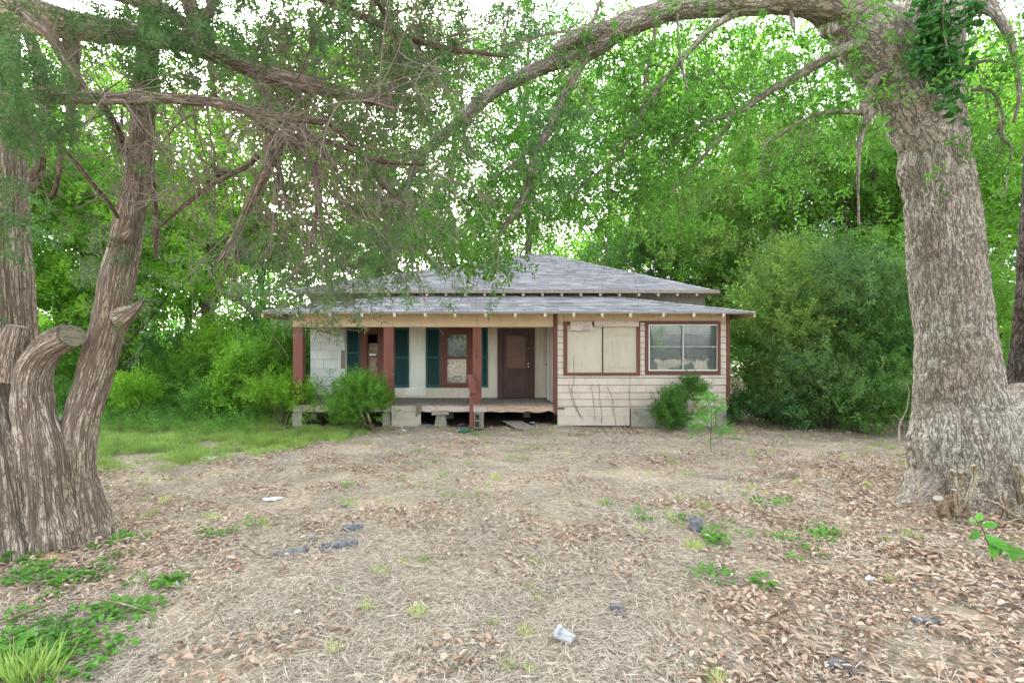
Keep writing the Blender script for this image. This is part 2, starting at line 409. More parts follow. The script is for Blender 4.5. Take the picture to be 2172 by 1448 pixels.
def scatter(name, key, pts, scl, dirs=None, tilt=None, parent=None, kind='stuff'):
    """one object: sprays instanced on points; dirs = growing direction of each"""
    global N_INST
    from mathutils import Euler
    pts = np.asarray(pts, float); n = len(pts); N_INST += n
    org = np.array(wloc(parent)) if parent is not None else np.zeros(3)
    me = bpy.data.meshes.new(name); me.vertices.add(n); me.vertices.foreach_set('co', (pts-org).ravel())
    if dirs is None:
        t = .3 if tilt is None else tilt
        rot = np.stack([RNG.normal(size=n)*t, RNG.normal(size=n)*t, RNG.uniform(0, 2*PI, n)], 1)
    else:
        d = dirs/np.linalg.norm(dirs, axis=1)[:, None]
        rot = np.stack([np.zeros(n), np.arccos(np.clip(d[:, 2], -1, 1)), np.arctan2(d[:, 1], d[:, 0])], 1)
    for nm, typ, arr, fld in (('rot', 'FLOAT_VECTOR', rot, 'vector'), ('scl', 'FLOAT', np.broadcast_to(scl, n)*RNG.uniform(.75, 1.25, n), 'value'),
                              ('idx', 'INT', RNG.integers(0, len(SRC[key]), n), 'value')):
        a = me.attributes.new(nm, typ, 'POINT'); a.data.foreach_set(fld, np.ascontiguousarray(arr).ravel())
    me.update()
    o = bpy.data.objects.new(name, me); COL.objects.link(o)
    if parent is not None: o.parent = parent
    md = o.modifiers.new('scatter', 'NODES'); md.node_group = node_group(key)
    if kind: o['kind'] = kind
    return o
make_sources()

# litter clumps
t = NT('dead_grass'); g_ = t.n('NewGeometry'); oi_ = t.n('ObjectInfo')
c_ = t.ramp(g_.outputs['Random Per Island'], [(0, (.22, .185, .14)), (.4, (.42, .365, .29)), (.8, (.57, .51, .42)), (1, (.68, .63, .54))])
b_ = t.bsdf(c_, .75, spec=.25); M['straw'] = t.m
t = NT('fallen_leaf'); g_ = t.n('NewGeometry')
c_ = t.ramp(g_.outputs['Random Per Island'], [(0, (.18, .125, .09)), (.3, (.38, .275, .20)), (.65, (.52, .42, .33)), (.9, (.64, .57, .48)), (1, (.46, .25, .16))])
b_ = t.bsdf(c_, .7, spec=.3); M['litter'] = t.m
for k in range(4):
    g = Geo(); nb = 270; a = RNG.uniform(0, 2*PI, nb); r = .30*np.sqrt(RNG.uniform(0, 1, nb)); az = RNG.uniform(0, 2*PI, nb)
    pos = np.stack([r*np.cos(a), r*np.sin(a), RNG.uniform(.004, .035, nb)], 1)
    leafs(g, pos, np.stack([np.cos(az), np.sin(az), RNG.normal(size=nb)*.18], 1), RNG.uniform(.04, .16, nb), .0048, roll=np.array([[0, 0, 2.]]), fold=.15)
    src('straw', g.mesh('dead_grass_clump', M['straw']))
for k in range(4):
    g = Geo(); nb = 46; a = RNG.uniform(0, 2*PI, nb); r = .28*np.sqrt(RNG.uniform(0, 1, nb)); az = RNG.uniform(0, 2*PI, nb)
    pos = np.stack([r*np.cos(a), r*np.sin(a), RNG.uniform(.006, .03, nb)], 1)
    leafs(g, pos, np.stack([np.cos(az), np.sin(az), RNG.normal(size=nb)*.22], 1), RNG.uniform(.035, .085, nb), RNG.uniform(.018, .04, nb), roll=np.array([[0, 0, 1.6]]), fold=.35)
    src('litter', g.mesh('leaf_litter_clump', M['litter']))

# ---------------------------------------------------------------- ground
def make_ground():
    t = NT('soil'); g = t.n('NewGeometry'); p = g.outputs['Position']
    n1 = t.noise(p, .35, 3); n2 = t.noise(p, 14, 5, .7); n3 = t.noise(p, 60, 3, .7)
    col = t.ramp(n2, [(.3, (.16, .125, .09)), (.55, (.37, .31, .23)), (.75, (.48, .42, .33))])
    sep = t.n('SeparateXYZ'); t.l(p, sep.inputs[0])
    # moss and grass cover to the left and beyond the yard
    mx = t.n('MapRange'); mx.inputs[1].default_value = -3.0; mx.inputs[2].default_value = -6.5; t.l(sep.outputs[0], mx.inputs[0])
    my = t.n('MapRange'); my.inputs[1].default_value = 8.5; my.inputs[2].default_value = 11.5; t.l(sep.outputs[1], my.inputs[0])
    m = t.n('Math'); m.operation = 'MULTIPLY'; t.l(mx.outputs[0], m.inputs[0]); t.l(my.outputs[0], m.inputs[1])
    m2 = t.n('Math'); m2.operation = 'MULTIPLY'; t.l(m.outputs[0], m2.inputs[0]); t.l(t.ramp(n1, [(.25, .5), (.6, 1)]), m2.inputs[1])
    col = t.mix(m2.outputs[0], col, t.ramp(n3, [(.3, (.06, .09, .03)), (.7, (.15, .20, .06))]))
    t.bsdf(col, .95, n2, .03, 1, .1)
    def grid(x0, x1, nx, y0, y1, ny, name):
        xs = np.linspace(x0, x1, nx); ys = np.linspace(y0, y1, ny); X, Y = np.meshgrid(xs, ys)
        Z = gz(X.ravel(), Y.ravel()); far = np.maximum(abs(X.ravel())-30, np.abs(Y.ravel()-18)-22); Z = Z*np.clip(1-far/5, 0, 1)
        v = np.stack([X.ravel(), Y.ravel(), Z], 1); i = np.arange(ny-1)[:, None]*nx; j = np.arange(nx-1)[None, :]
        f = np.stack([i+j, i+j+1, i+nx+j+1, i+nx+j], -1).reshape(-1, 4); return v, f
    g = Geo(); v, f = grid(-160, 160, 641, -60, 260, 641, 'ground'); g.add(v, f)
    o = g.obj('ground', t.m, None, True, (0, 0, 0)); o['kind'] = 'structure'
make_ground()

def in_house(x, y): return (x > -5.0) & (x < 6.8) & (y > 12.75)
def yard_points(dens, ymin=2.2, ymax=13.0, fall=True):
    n = int(dens*2.25*ymax*(ymax-ymin)); y = RNG.uniform(ymin, ymax, n); x = RNG.uniform(-1.15, 1.25, n)*ymax
    k = (x > -1.12*y-1) & (x < 1.25*y+1)
    if fall: k &= RNG.uniform(0, 1, n) < np.clip(5.5/y, .35, 1)
    x, y = x[k], y[k]; k = ~in_house(x, y); return x[k], y[k]
def nz(x, y, s, seed): return vnoise(np.stack([x*s, y*s, x*0], 1), seed)
# grassiness of a spot: green lawn on the left in front of the undergrowth
def lawn(x, y): return np.clip((-x-3.3-(9.8-y)*.9)/1.6, 0, 1)*np.clip((y-7.6)/1.5, 0, 1)
def litterness(x, y):  # brown oak leaves in the right foreground and round the cedar
    a = np.clip((x-.55*y+1.0)/2.2, 0, 1)*np.clip((9.5-y)/2.5, 0, 1)
    b = np.exp(-(((x+4.2)/1.3)**2+((y-4.6)/1.1)**2)); c = np.exp(-((y-12.2)/.5)**2)*.5
    return np.clip(a*.9+b*.9+c+.16+.42*nz(x, y, .8, 3)+.15*nz(x, y, 3.1, 4), .05, .95)
x, y = yard_points(26, 2.2, 13.4); q = litterness(x, y); lw = lawn(x, y)
k = RNG.uniform(0, 1, len(x)) > q*.75; k &= nz(x, y, 1.3, 61)+.4*nz(x, y, 5, 62) > -.62; k &= RNG.uniform(0, 1, len(x)) > lw*.9
xs, ys = x[k], y[k]
scatter('dead_grass', 'straw', np.stack([xs, ys, gz(xs, ys)], 1), .95, tilt=.06)
x, y = yard_points(28, 2.2, 13.4); q = litterness(x, y); lw = lawn(x, y)
k = (RNG.uniform(0, 1, len(x)) < q) & (RNG.uniform(0, 1, len(x)) > lw*.85)
xs, ys = x[k], y[k]
scatter('fallen_leaves', 'litter', np.stack([xs, ys, gz(xs, ys)+.008], 1), .95, tilt=.08)
x = RNG.uniform(-17, -2.6, 16000); y = RNG.uniform(7, 19, 16000); k = RNG.uniform(0, 1, 16000) < lawn(x, y)*(.55+.9*nz(x, y, 1.1, 8)+.5*nz(x, y, 4, 9)); k &= ~((x > -5.3) & (y > 12.6))
xs, ys = x[k], y[k]; scatter('lawn_grass', 'grass', np.stack([xs, ys, gz(xs, ys)], 1), .9, tilt=.15)
x, y = yard_points(3.6, 2.4, 12.6, False); k = nz(x, y, 1.1, 21)+.35*nz(x, y, 4, 22) > .26; xs, ys = x[k], y[k]
scatter('pale_grass_tufts', 'tuft', np.stack([xs, ys, gz(xs, ys)], 1), .55, tilt=.2)
x, y = yard_points(1.6, 3, 12.5, False); k = (nz(x, y, .9, 31) > .30) & (y > 4); xs, ys = x[k], y[k]
scatter('green_grass_tufts', 'grass', np.stack([xs, ys, gz(xs, ys)], 1), .6, tilt=.2)
x, y = yard_points(1.3, 2.4, 12.4, False); scatter('fallen_twigs', 'twigs', np.stack([x, y, gz(x, y)+.02], 1), .62, dirs=np.stack([RNG.normal(size=len(x)), RNG.normal(size=len(x)), RNG.normal(size=len(x))*.08], 1))
# broad-leaved weeds: patch in the left foreground, scattered ones on the right
pp = []
for (px, py, sx, sy, n) in ((90, 1385, 110, 45, 90), (120, 1230, 110, 35, 42), (230, 1300, 90, 25, 22), (360, 1240, 35, 15, 9), (250, 1140, 60, 18, 7), (40, 1190, 40, 15, 8),
                            (440, 1140, 40, 15, 3), (1520, 1150, 35, 22, 13), (1745, 1140, 30, 18, 10), (1640, 1085, 50, 12, 7), (1700, 1180, 80, 40, 7), (1500, 1230, 30, 12, 5),
                            (2150, 1180, 20, 10, 4), (1625, 1250, 12, 6, 4), (1010, 915, 25, 4, 9), (1440, 1110, 60, 8, 6), (1300, 1080, 60, 15, 3), (490, 1130, 80, 20, 4)):
    for k in range(n):
        a, b = random.gauss(px, sx*.6), random.gauss(py, sy*.7)
        if b < 905: continue
        X, Y = GP(a, b); pp.append((X, Y, gz1(X, Y)+.01))
scatter('broadleaf_weeds', 'weed', pp, .78, tilt=.25)

# ---------------------------------------------------------------- house
Y0, YB = 12.64, 14.04
def fx(px, Y=Y0): return (px-CX)*Y/F
def fz(py, Y=Y0): return CH-(py-CY)*Y/F
M['cream'] = paint('cream_siding_paint', (.57, .495, .43), peel=.665, dirt=.42)
M['cream2'] = paint('faded_cream_paint', (.57, .53, .45), peel=.70, dirt=.5, stretch=(1, 1, 1))
M['tan'] = paint('tan_trim_paint', (.60, .45, .29), peel=.74, dirt=.25)
M['tile'] = paint('white_siding_shingle', (.66, .68, .68), peel=.76, dirt=.3)
M['redbrown'] = paint('red_brown_paint', (.12, .046, .033), (.25, .14, .10), peel=.72, dirt=.12, dirtc=(.25, .12, .09))
M['postred'] = paint('post_red_paint', (.165, .058, .045), (.45, .36, .3), peel=.73, dirt=.15, dirtc=(.34, .16, .12))
M['doorbrown'] = paint('door_brown_paint', (.062, .031, .028), (.2, .14, .11), peel=.74, dirt=.3, dirtc=(.13, .085, .075))
M['teal'] = plain('teal_shutter', (.010, .085, .085), .5, .3, 4)
M['tealdark'] = plain('dark_teal_louver', (.004, .038, .038), .6, .3, 5)
M['board'] = paint('weathered_board_panel', (.50, .46, .38), (.34, .30, .24), peel=.66, dirt=.55, stretch=(1, 1, 1.5), dirtc=(.33, .28, .21))
M['fascia'] = paint('peeling_white_rim', (.55, .47, .42), (.24, .16, .11), peel=.57, dirt=.3, stretch=(.5, 1, 4))
M['rotwood'] = paint('rotten_rim', (.40, .22, .15), (.46, .37, .30), peel=.48, dirt=.4, stretch=(.25, 1, 5))
M['deck'] = plain('grey_deck_board', (.17, .145, .125), .85, .4, 7, stretch=(6, .6, 6), c2=(.27, .235, .205))
M['backing'] = plain('dark_sheathing', (.10, .075, .06), .9, .3, 8)
M['concrete'] = plain('concrete', (.34, .32, .27), .9, .35, 5, c2=(.46, .44, .38))
M['block'] = plain('concrete_block', (.27, .26, .21), .95, .35, 7)
M['white'] = plain('white_metal', (.72, .73, .72), .45, .12, 6)
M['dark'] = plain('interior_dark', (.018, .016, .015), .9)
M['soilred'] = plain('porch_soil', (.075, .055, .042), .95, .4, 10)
M['greywood'] = plain('grey_weathered_wood', (.25, .22, .18), .85, .35, 8, stretch=(5, 5, 1), c2=(.36, .33, .28))
M['brass'] = plain('brass', (.75, .68, .5), .25, .1, metal=.9)
def shingle_mat():
    t = NT('asphalt_shingle'); g = t.n('NewGeometry'); p = g.outputs['Position']
    c = t.ramp(g.outputs['Random Per Island'], [(0, (.20, .205, .225)), (.5, (.29, .295, .32)), (1, (.40, .405, .43))])
    n = t.noise(p, 90, 2, .6); c = t.mix(.6, c, t.ramp(n, [(.3, .45), (.7, 1)]), 'MULTIPLY')
    s = t.noise(t.mapping(p, (1, .5, 1)), 2.2, 5, .7); c = t.mix(t.ramp(s, [(.5, 0), (.75, .45)]), c, (.34, .34, .35))
    d = t.noise(p, 14, 4, .8); c = t.mix(t.ramp(d, [(.66, 0), (.7, .8)]), c, (.30, .22, .15))
    t.bsdf(c, .95, n, .004, 1, .15); return t.m
M['shingle'] = shingle_mat()
def glass_mat():
    t = NT('window_glass'); tr = t.n('BsdfTransparent'); tr.inputs[0].default_value = (.86, .9, .9, 1)
    gl = t.n('BsdfGlossy'); gl.inputs['Roughness'].default_value = .03
    fr = t.n('Fresnel'); fr.inputs[0].default_value = 1.5
    nz_ = t.n('TexCoord'); n = t.noise(nz_.outputs['Object'], 3, 2); b = t.n('Bump'); b.inputs['Distance'].default_value = .003; b.inputs['Strength'].default_value = .5
    t.l(n, b.inputs['Height']); t.l(b.outputs[0], gl.inputs['Normal'])
    a = t.n('Math'); a.operation = 'MULTIPLY_ADD'; t.l(fr.outputs[0], a.inputs[0]); a.inputs[1].default_value = 1.3; a.inputs[2].default_value = .05
    ms = t.n('MixShader'); t.l(a.outputs[0], ms.inputs[0]); t.l(tr.outputs[0], ms.inputs[1]); t.l(gl.outputs[0], ms.inputs[2]); t.l(ms.outputs[0], t.out.inputs[0]); return t.m
M['glass'] = glass_mat()

house = empty('house', (0.8, Y0, 0), 'small one-storey house with boarded windows, grey shingled hip roofs and an open front porch', 'house')
HL = np.array([0.8, Y0, 0.])
XL, XR, XP = fx(659, YB), 6.62, fx(1178)          # left wall, right wall, where the porch ends
FL = fz(856)                                       # porch floor level
# main body walls (thin shells so the rooms behind glass are hollow)
box('side_wall', XL, XL+.12, YB+.03, 24.3, FL-.1, 3.62, M['tile'], house)
box('side_wall', XR-.12, XR, YB+.03, 24.3, FL-.1, 3.62, M['cream'], house)
box('rear_wall', XL+.12, XR-.12, 24.18, 24.3, FL-.1, 3.62, M['cream'], house)
box('wall_band', XL, XR, YB-.012, YB+.1, 2.93, 3.62, M['greywood'], house)
# back wall of porch, with real openings for door and windows
bw = lambda px: fx(px, YB); bz = lambda py: fz(py, YB)
WT = bz(694); WB = bz(843.5)
op = [(767, 814, 697, 812), (937, 1000, 697, 818), (1063, 1126, 699, 842.5)]
xs_ = [bw(733)]
wall = Geo(); cur = bw(733)
for (a, b, c, d) in op:
    wall.add(boxv(cur, bw(a), YB-.01, YB+.1, WB, 2.93), BOXF)
    wall.add(boxv(bw(a), bw(b), YB-.01, YB+.1, WB, bz(d)), BOXF)
    wall.add(boxv(bw(a), bw(b), YB-.01, YB+.1, bz(c), 2.93), BOXF); cur = bw(b)
wall.add(boxv(cur, XP-.02, YB-.01, YB+.1, WB, 2.93), BOXF)
pw = wall.obj('porch_wall', M['cream2'], house)
# bare sheathing left of the first shutter, then white shingle siding tiles
box('wall_panel', XL, bw(733)-.001, YB, YB+.1, WB-.02, 2.93, M['greywood'], house)
sw = box('wall_panel', XL, bw(733)-.001, YB-.008, YB-.001, WB+.06, 2.925, M['greywood'], house)
ys_ = [696, 702, 725.5, 743, 762, 781.5, 799.5, 818.5, 837]
for r in range(len(ys_)-1):
    z1, z0 = bz(ys_[r]), bz(ys_[r+1]); x = XL; 
    cuts = [XL, XL+.33+(.3 if r % 2 else 0)+RNG.uniform(-.05, .05), bw(733)-(.12 if r in (3, 4, 6) else .01)]
    if r % 3 == 1: cuts.insert(2, cuts[1]+.36)
    for a, b in zip(cuts[:-1], cuts[1:]):
        if b-a > .03:
            v = boxv(a+.004, b-.004, YB-.026, YB-.011, z0+.004, z1-.005, .0025); v[:2, 1] -= .010
            Geo().add(v, BOXF).obj('siding_tile', M['tile'], sw)
# wall sheets at the porch back (faded newer panels, uneven edges)
def sheet(px0, px1, py0, py1, m, y=.012, j=.006):
    return box('wall_sheet', bw(px0), bw(px1), YB-.01-y, YB-.0125, bz(py1), bz(py0), m, pw, j)
M['palesheet'] = paint('pale_wall_sheet', (.66, .67, .62), peel=.8, dirt=.3)
sheet(868, 902, 695, 838, M['palesheet']); sheet(858, 902, 822, 838, M['palesheet'], .016); sheet(1023, 1056, 695, 842, M['cream2']); sheet(833, 905, 838.5, 843, M['cream2'], .02)
sheet(1137, 1153, 697, 842, M['cream2'])
# shutters
def shutter(px0, px1, py0, py1):
    x0, x1, z1, z0 = bw(px0), bw(px1), bz(py0), bz(py1); y = YB-.05
    s = Geo()
    fw = .045; zm = (z0+z1)/2
    for (a, b, c, d) in ((x0, x0+fw, z0, z1), (x1-fw, x1, z0, z1), (x0+fw, x1-fw, z0, z0+.07), (x0+fw, x1-fw, z1-.07, z1), (x0+fw, x1-fw, zm-.025, zm+.025)):
        s.add(boxv(a, b, y, y+.036, c, d), BOXF)
    o = s.obj('shutter', M['teal'], house)
    l = Geo(); n = int((z1-z0)/.034)
    for k in range(n):
        zz = z0+.07+k*(z1-z0-.14)/n
        v = boxv(x0+fw, x1-fw, y+.012, y+.02, zz, zz+.04); v[[4, 5, 6, 7], 1] += .014; l.add(v, BOXF)
    l.obj('louver_slats', M['tealdark'], o)['kind'] = 'stuff'
shutter(736, 764, 695, 802); shutter(836, 868, 695, 821); shutter(904, 934, 695, 821); shutter(1021, 1035, 695, 821)
# porch windows
def frame(name, x0, x1, z0, z1, y0, y1, w, mat, parent, wb=None):
    g = Geo(); wb = wb or w
    for b in (boxv(x0, x0+w, y0, y1, z0, z1), boxv(x1-w, x1, y0, y1, z0, z1), boxv(x0+w, x1-w, y0, y1, z1-w, z1), boxv(x0+w, x1-w, y0, y1, z0, z0+wb)): g.add(b, BOXF)
    return g.obj(name, mat, parent)
w1 = frame('window', bw(765), bw(815), bz(821), bz(695), YB-.045, YB+.02, .185, M['redbrown'], house, .12)
frame('sash', bw(777), bw(814), bz(813), bz(699), YB-.01, YB+.045, .05, M['redbrown'], w1)
box('sash_rail', bw(780), bw(812), YB-.008, YB+.03, bz(757), bz(754), M['redbrown'], w1)
g = Geo(); g.add(boxv(bw(778), bw(814), YB+.06, YB+.075, bz(822), bz(728)), BOXF); plyo = g.obj('plywood', plain('dirty_plywood', (.30, .21, .15), .8, .5, 5, stretch=(1, 1, 3), c2=(.42, .33, .25)), w1)
box('plywood_patch', bw(781), bw(811), YB+.05, YB+.058, bz(815), bz(796), plain('orange_plywood', (.50, .22, .06), .7, .3, 6), w1, .004)
g = Geo(); v = boxv(bw(783), bw(797), YB+.0, YB+.012, bz(757), bz(750)); g.add(v@np.eye(3), BOXF); g.obj('torn_paper', M['white'], w1)
w2 = frame('window', bw(934), bw(1004), bz(821), bz(695), YB-.045, YB+.02, .20, M['redbrown'], house, .12)
s_up = frame('sash', bw(945), bw(995), bz(760), bz(699), YB+.0, YB+.04, .055, M['redbrown'], w2)
s_lo = frame('sash', bw(944), bw(996), bz(816), bz(757), YB-.015, YB+.03, .058, M['redbrown'], w2)
box('pane', bw(947), bw(993), YB+.018, YB+.022, bz(758), bz(702), M['glass'], s_up)
box('pane', bw(947), bw(993), YB+.008, YB+.012, bz(813), bz(759), M['glass'], s_lo)
# crumpled plastic sheet hanging behind the lower sash
nx_, ny_ = 40, 40; XX, ZZ = np.meshgrid(np.linspace(bw(941), bw(999), nx_), np.linspace(bz(818), bz(716), ny_))
pz = np.stack([XX.ravel()*7, ZZ.ravel()*9, XX.ravel()*0], 1); hh = fbm(pz+fbm(pz*1.3, 2, 9)[:, None]*1.4, 3, 4)
i = np.arange(ny_-1)[:, None]*nx_; j = np.arange(nx_-1)[None, :]
t = NT('crumpled_plastic'); tc = t.n('TexCoord'); nn = t.noise(t.mapping(tc.outputs['Object'], (1, 1, 2.2)), 2.6, 6, .75)
t.bsdf(t.ramp(nn, [(.36, (.03, .03, .035)), (.47, (.33, .35, .37)), (.55, (.62, .64, .66)), (.6, (.10, .10, .10)), (.7, (.5, .42, .36))]), .35); 
g = Geo(); g.add(np.stack([XX.ravel(), YB+.14+.05*hh, ZZ.ravel()], 1), np.stack([i+j, i+j+1, i+nx_+j+1, i+nx_+j], -1).reshape(-1, 4)); g.obj('plastic_sheet', t.m, w2, True)
# near-black sheets standing in for the unlit rooms behind the porch windows
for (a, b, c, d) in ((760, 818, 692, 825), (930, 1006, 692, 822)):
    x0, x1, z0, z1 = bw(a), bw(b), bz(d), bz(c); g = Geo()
    g.add(boxv(x0, x1, YB+.6, YB+.62, z0, z1), BOXF); g.obj('unlit_room_sheet', M['dark'], house)
# front door
df = frame('door_frame', bw(1055), bw(1134), bz(843.2), bz(696), YB-.05, YB+.05, .155, M['doorbrown'], house, .02)
dx0, dx1, dz0, dz1 = bw(1067), bw(1123), bz(842.5), bz(705)
dg = Geo(); st = .105; zr0, zr1 = bz(789), bz(779)
for b in (boxv(dx0, dx0+st, YB-.0, YB+.045, dz0, dz1), boxv(dx1-st, dx1, YB-.0, YB+.045, dz0, dz1), boxv(dx0+st, dx1-st, YB-.0, YB+.045, dz1-.10, dz1),
          boxv(dx0+st, dx1-st, YB-.0, YB+.045, bz(794), bz(781)), boxv(dx0+st, dx1-st, YB-.0, YB+.045, dz0, bz(826))): dg.add(b, BOXF)
door = dg.obj('door', M['doorbrown'], house)
box('door_panel', dx0+st, dx1-st, YB+.014, YB+.03, bz(826), bz(794), M['doorbrown'], door)
box('door_panel', dx0+st+.045, dx1-st-.045, YB-.002, YB+.014, bz(822), bz(798), M['doorbrown'], door)
box('sill', dx0+st-.03, dx1-st+.03, YB-.03, YB-.001, bz(784.5), bz(781), M['doorbrown'], door)
box('plywood', dx0+st, dx1-st, YB+.032, YB+.044, bz(781), dz1-.10, plain('brown_screen_board', (.12, .036, .02), .35, .4, 3, stretch=(1, 1, 4), spec=.5), door)
for (py, r, nm) in ((738, .028, 'deadbolt'), (771, .034, 'door_knob'), (777.5, .034, 'door_knob')):
    g = Geo(); c = np.array([bw(1120.5), YB-.0, bz(py)]); tube(g, [c, c+[0, -.03, 0], c+[0, -.05, 0]], [r*.6, r, r*.6], 12, 5); g.obj(nm, M['brass'], door, True)
# return wall at the right end of the porch: siding boards, trim, white side door standing ajar
for k in range(10):
    z0 = FL+.005+k*.188; v = boxv(XP-.03, XP-.012, Y0+.03, Y0+.95, z0, min(z0+.19, 2.75)); v[[0, 3], 0] -= .012
    Geo().add(v, BOXF).obj('siding_board', M['cream'], house)
box('return_wall', XP-.011, XP+.06, Y0+.03, YB-.03, FL, 2.9, M['cream'], house)
box('side_door_frame', XP-.06, XP-.0115, Y0+.955, Y0+1.03, FL, 2.66, M['white'], house)
sdo = box('side_door', XP-.045, XP-.012, Y0+1.035, YB-.06, FL+.01, 2.62, M['cream2'], house)
g = Geo(); c = np.array([XP-.06, Y0+1.0, bz(772)]); tube(g, [c, c+[-.04, 0, 0], c+[-.06, 0, 0]], [.02, .035, .02], 12, 5); g.obj('door_knob', M['brass'], sdo, True)
# ceiling of the porch
box('porch_ceiling', XL, XP-.03, Y0+.13, YB-.03, 2.75, 2.78, M['tan'], house)
g = Geo(); v = boxv(-.06, .06, 0, 1.45, -.012, .012); R = euler_m(math.radians(-9), 0, math.radians(-17)); v = v@R.T+np.array([fx(655), Y0+.14, 2.60]); g.add(v, BOXF); g.obj('fallen_ceiling_board', M['tan'], house)
g = Geo(); v = boxv(-.01, 1.1, -.01, .35, -.01, .0); R = euler_m(math.radians(4), math.radians(6), math.radians(3)); v = v@R.T+np.array([fx(668), Y0+.5, 2.62]); g.add(v, BOXF); g.obj('sagging_ceiling_sheet', M['cream2'], house)
# beam, posts, corner boards
BZ0, BZ1 = fz(693), fz(664)
for a, b in ((621, 735), (735.3, 1013), (1013.3, 1173.5)): box('porch_beam', fx(a), fx(b), Y0, Y0+.12, BZ0, BZ1+.02, M['tan'], house, .002)
box('porch_beam', fx(621), fx(621)+.12, Y0+.121, YB-.03, BZ0+.02, BZ1, M['tan'], house)
posts = []
for a, b in ((621.5, 641.5), (813.5, 834), (1003, 1021.5)):
    posts.append(box('porch_post', fx(a), fx(b), Y0+.004, Y0+.21, FL, BZ0-.001, M['postred'], house, .003))
box('corner_board', fx(1174), fx(1182), Y0-.03, Y0+.07, fz(878), fz(667), M['redbrown'], house, .002)
box('corner_board', fx(1540), fx(1547.5), Y0-.03, Y0+.1, fz(857), fz(665), M['redbrown'], house, .002)
# house number on the post
def text(name, body, size, loc, rot, mat, parent, ext=.003, bend=None):
    cu = bpy.data.curves.new(name, 'FONT'); cu.body = body; cu.size = size; cu.extrude = ext; cu.align_x = 'CENTER'; cu.align_y = 'CENTER'
    to = bpy.data.objects.new('tmp_text', cu); COL.objects.link(to)
    dg_ = bpy.context.evaluated_depsgraph_get(); me = bpy.data.meshes.new_from_object(to.evaluated_get(dg_)); COL.objects.unlink(to); bpy.data.objects.remove(to)
    if bend: bend(me)
    me.materials.clear(); me.materials.append(mat); o = bpy.data.objects.new(name, me); COL.objects.link(o)
    o.parent = parent; o.location = Vector(loc)-Vector(wloc(parent)); o.rotation_euler = rot; return o
M['iron'] = plain('dark_iron', (.05, .035, .03), .5)
M['iron_faint'] = plain('painted_over_iron', (.16, .06, .048), .5)
for ch, py in (('3', 732.5), ('1', 744.5), ('6', 755.5)):
    text('house_number', ch, .16, (fx(1011), Y0+.0, fz(py)), (PI/2, 0, 0), M['iron_faint'] if ch == '3' else M['iron'], posts[2], .004)
text('graffiti_letter', 'A', .30, (bw(803), YB+.057, bz(770)), (PI/2, 0, 0), plain('black_paint', (.03, .03, .025), .6), plyo, .001)
# enclosed front room: siding with window openings
x_l, x_r = fx(1182.3), fx(1539.7)
wins = [(1195, 1357, 682, 796), (1368, 1527, 681, 793)]
fr_wall = Geo()
fw_back = Geo()
segs = [(x_l-.05, fx(wins[0][0]+3)), (fx(wins[0][1]-3), fx(wins[1][0]+3)), (fx(wins[1][1]-3), x_r+.05)]
zt, zb = fz(685), fz(792)
for a, b in segs: fw_back.add(boxv(a, b, Y0+.012, Y0+.09, zb, zt), BOXF)
fw_back.add(boxv(x_l-.05, x_r+.05, Y0+.012, Y0+.09, fz(862), zb), BOXF); fw_back.add(boxv(x_l-.05, x_r+.05, Y0+.012, Y0+.09, zt, 2.95), BOXF)
fwall = fw_back.obj('front_wall', M['backing'], house)
def sboard(x0, x1, z0, z1, m=None):
    v = boxv(x0+.002, x1-.002, Y0-.008, Y0+.0, z0+.013, z1, .0015); v[:2, 1] -= .016
    Geo().add(v, BOXF).obj('siding_board', m or M['cream'], fwall)
rows = [862, 847, 832.5, 816.8, 801.5]
for k in range(4):
    cuts = [x_l, x_l+RNG.uniform(.25, .8)*(x_r-x_l), x_r] if k != 2 else [x_l, x_r]
    for a, b in zip(cuts[:-1], cuts[1:]): sboard(a, b, fz(rows[k]), fz(rows[k+1]))
for a, b in ((x_l, fx(1337)), (fx(1337.4), x_r)): sboard(a, b, fz(801.5), fz(795))
z = fz(795)
gaps = [(x_l, fx(1195)), (fx(1357), fx(1368)), (fx(1527), x_r)]
for gi, (a, b) in enumerate(gaps):
    zz = z+(.09 if gi == 1 else 0); 
    if gi == 1: sboard(a, b, z, zz)
    while zz < fz(684):
        h = .165 if gi != 1 else .15; sboard(a, b, zz, min(zz+h, fz(684))); zz += h
box('frieze_board', fx(1195), fx(1352), Y0-.014, Y0+.011, fz(681.5), fz(664.5), M['tan'], house, .002)
box('frieze_board', fx(1357), fx(1525), Y0-.014, Y0+.011, fz(680.5), fz(664), M['tan'], house, .002)
box('frieze_board', fx(1182.5), fx(1194.5), Y0-.012, Y0+.011, fz(683.5), fz(665), M['tan'], house, .002)
box('frieze_board', fx(1353), fx(1356.6), Y0-.01, Y0+.011, fz(683), fz(664.5), M['tan'], house)
box('frieze_board', fx(1525.5), x_r, Y0-.01, Y0+.011, fz(683), fz(664.5), M['tan'], house)
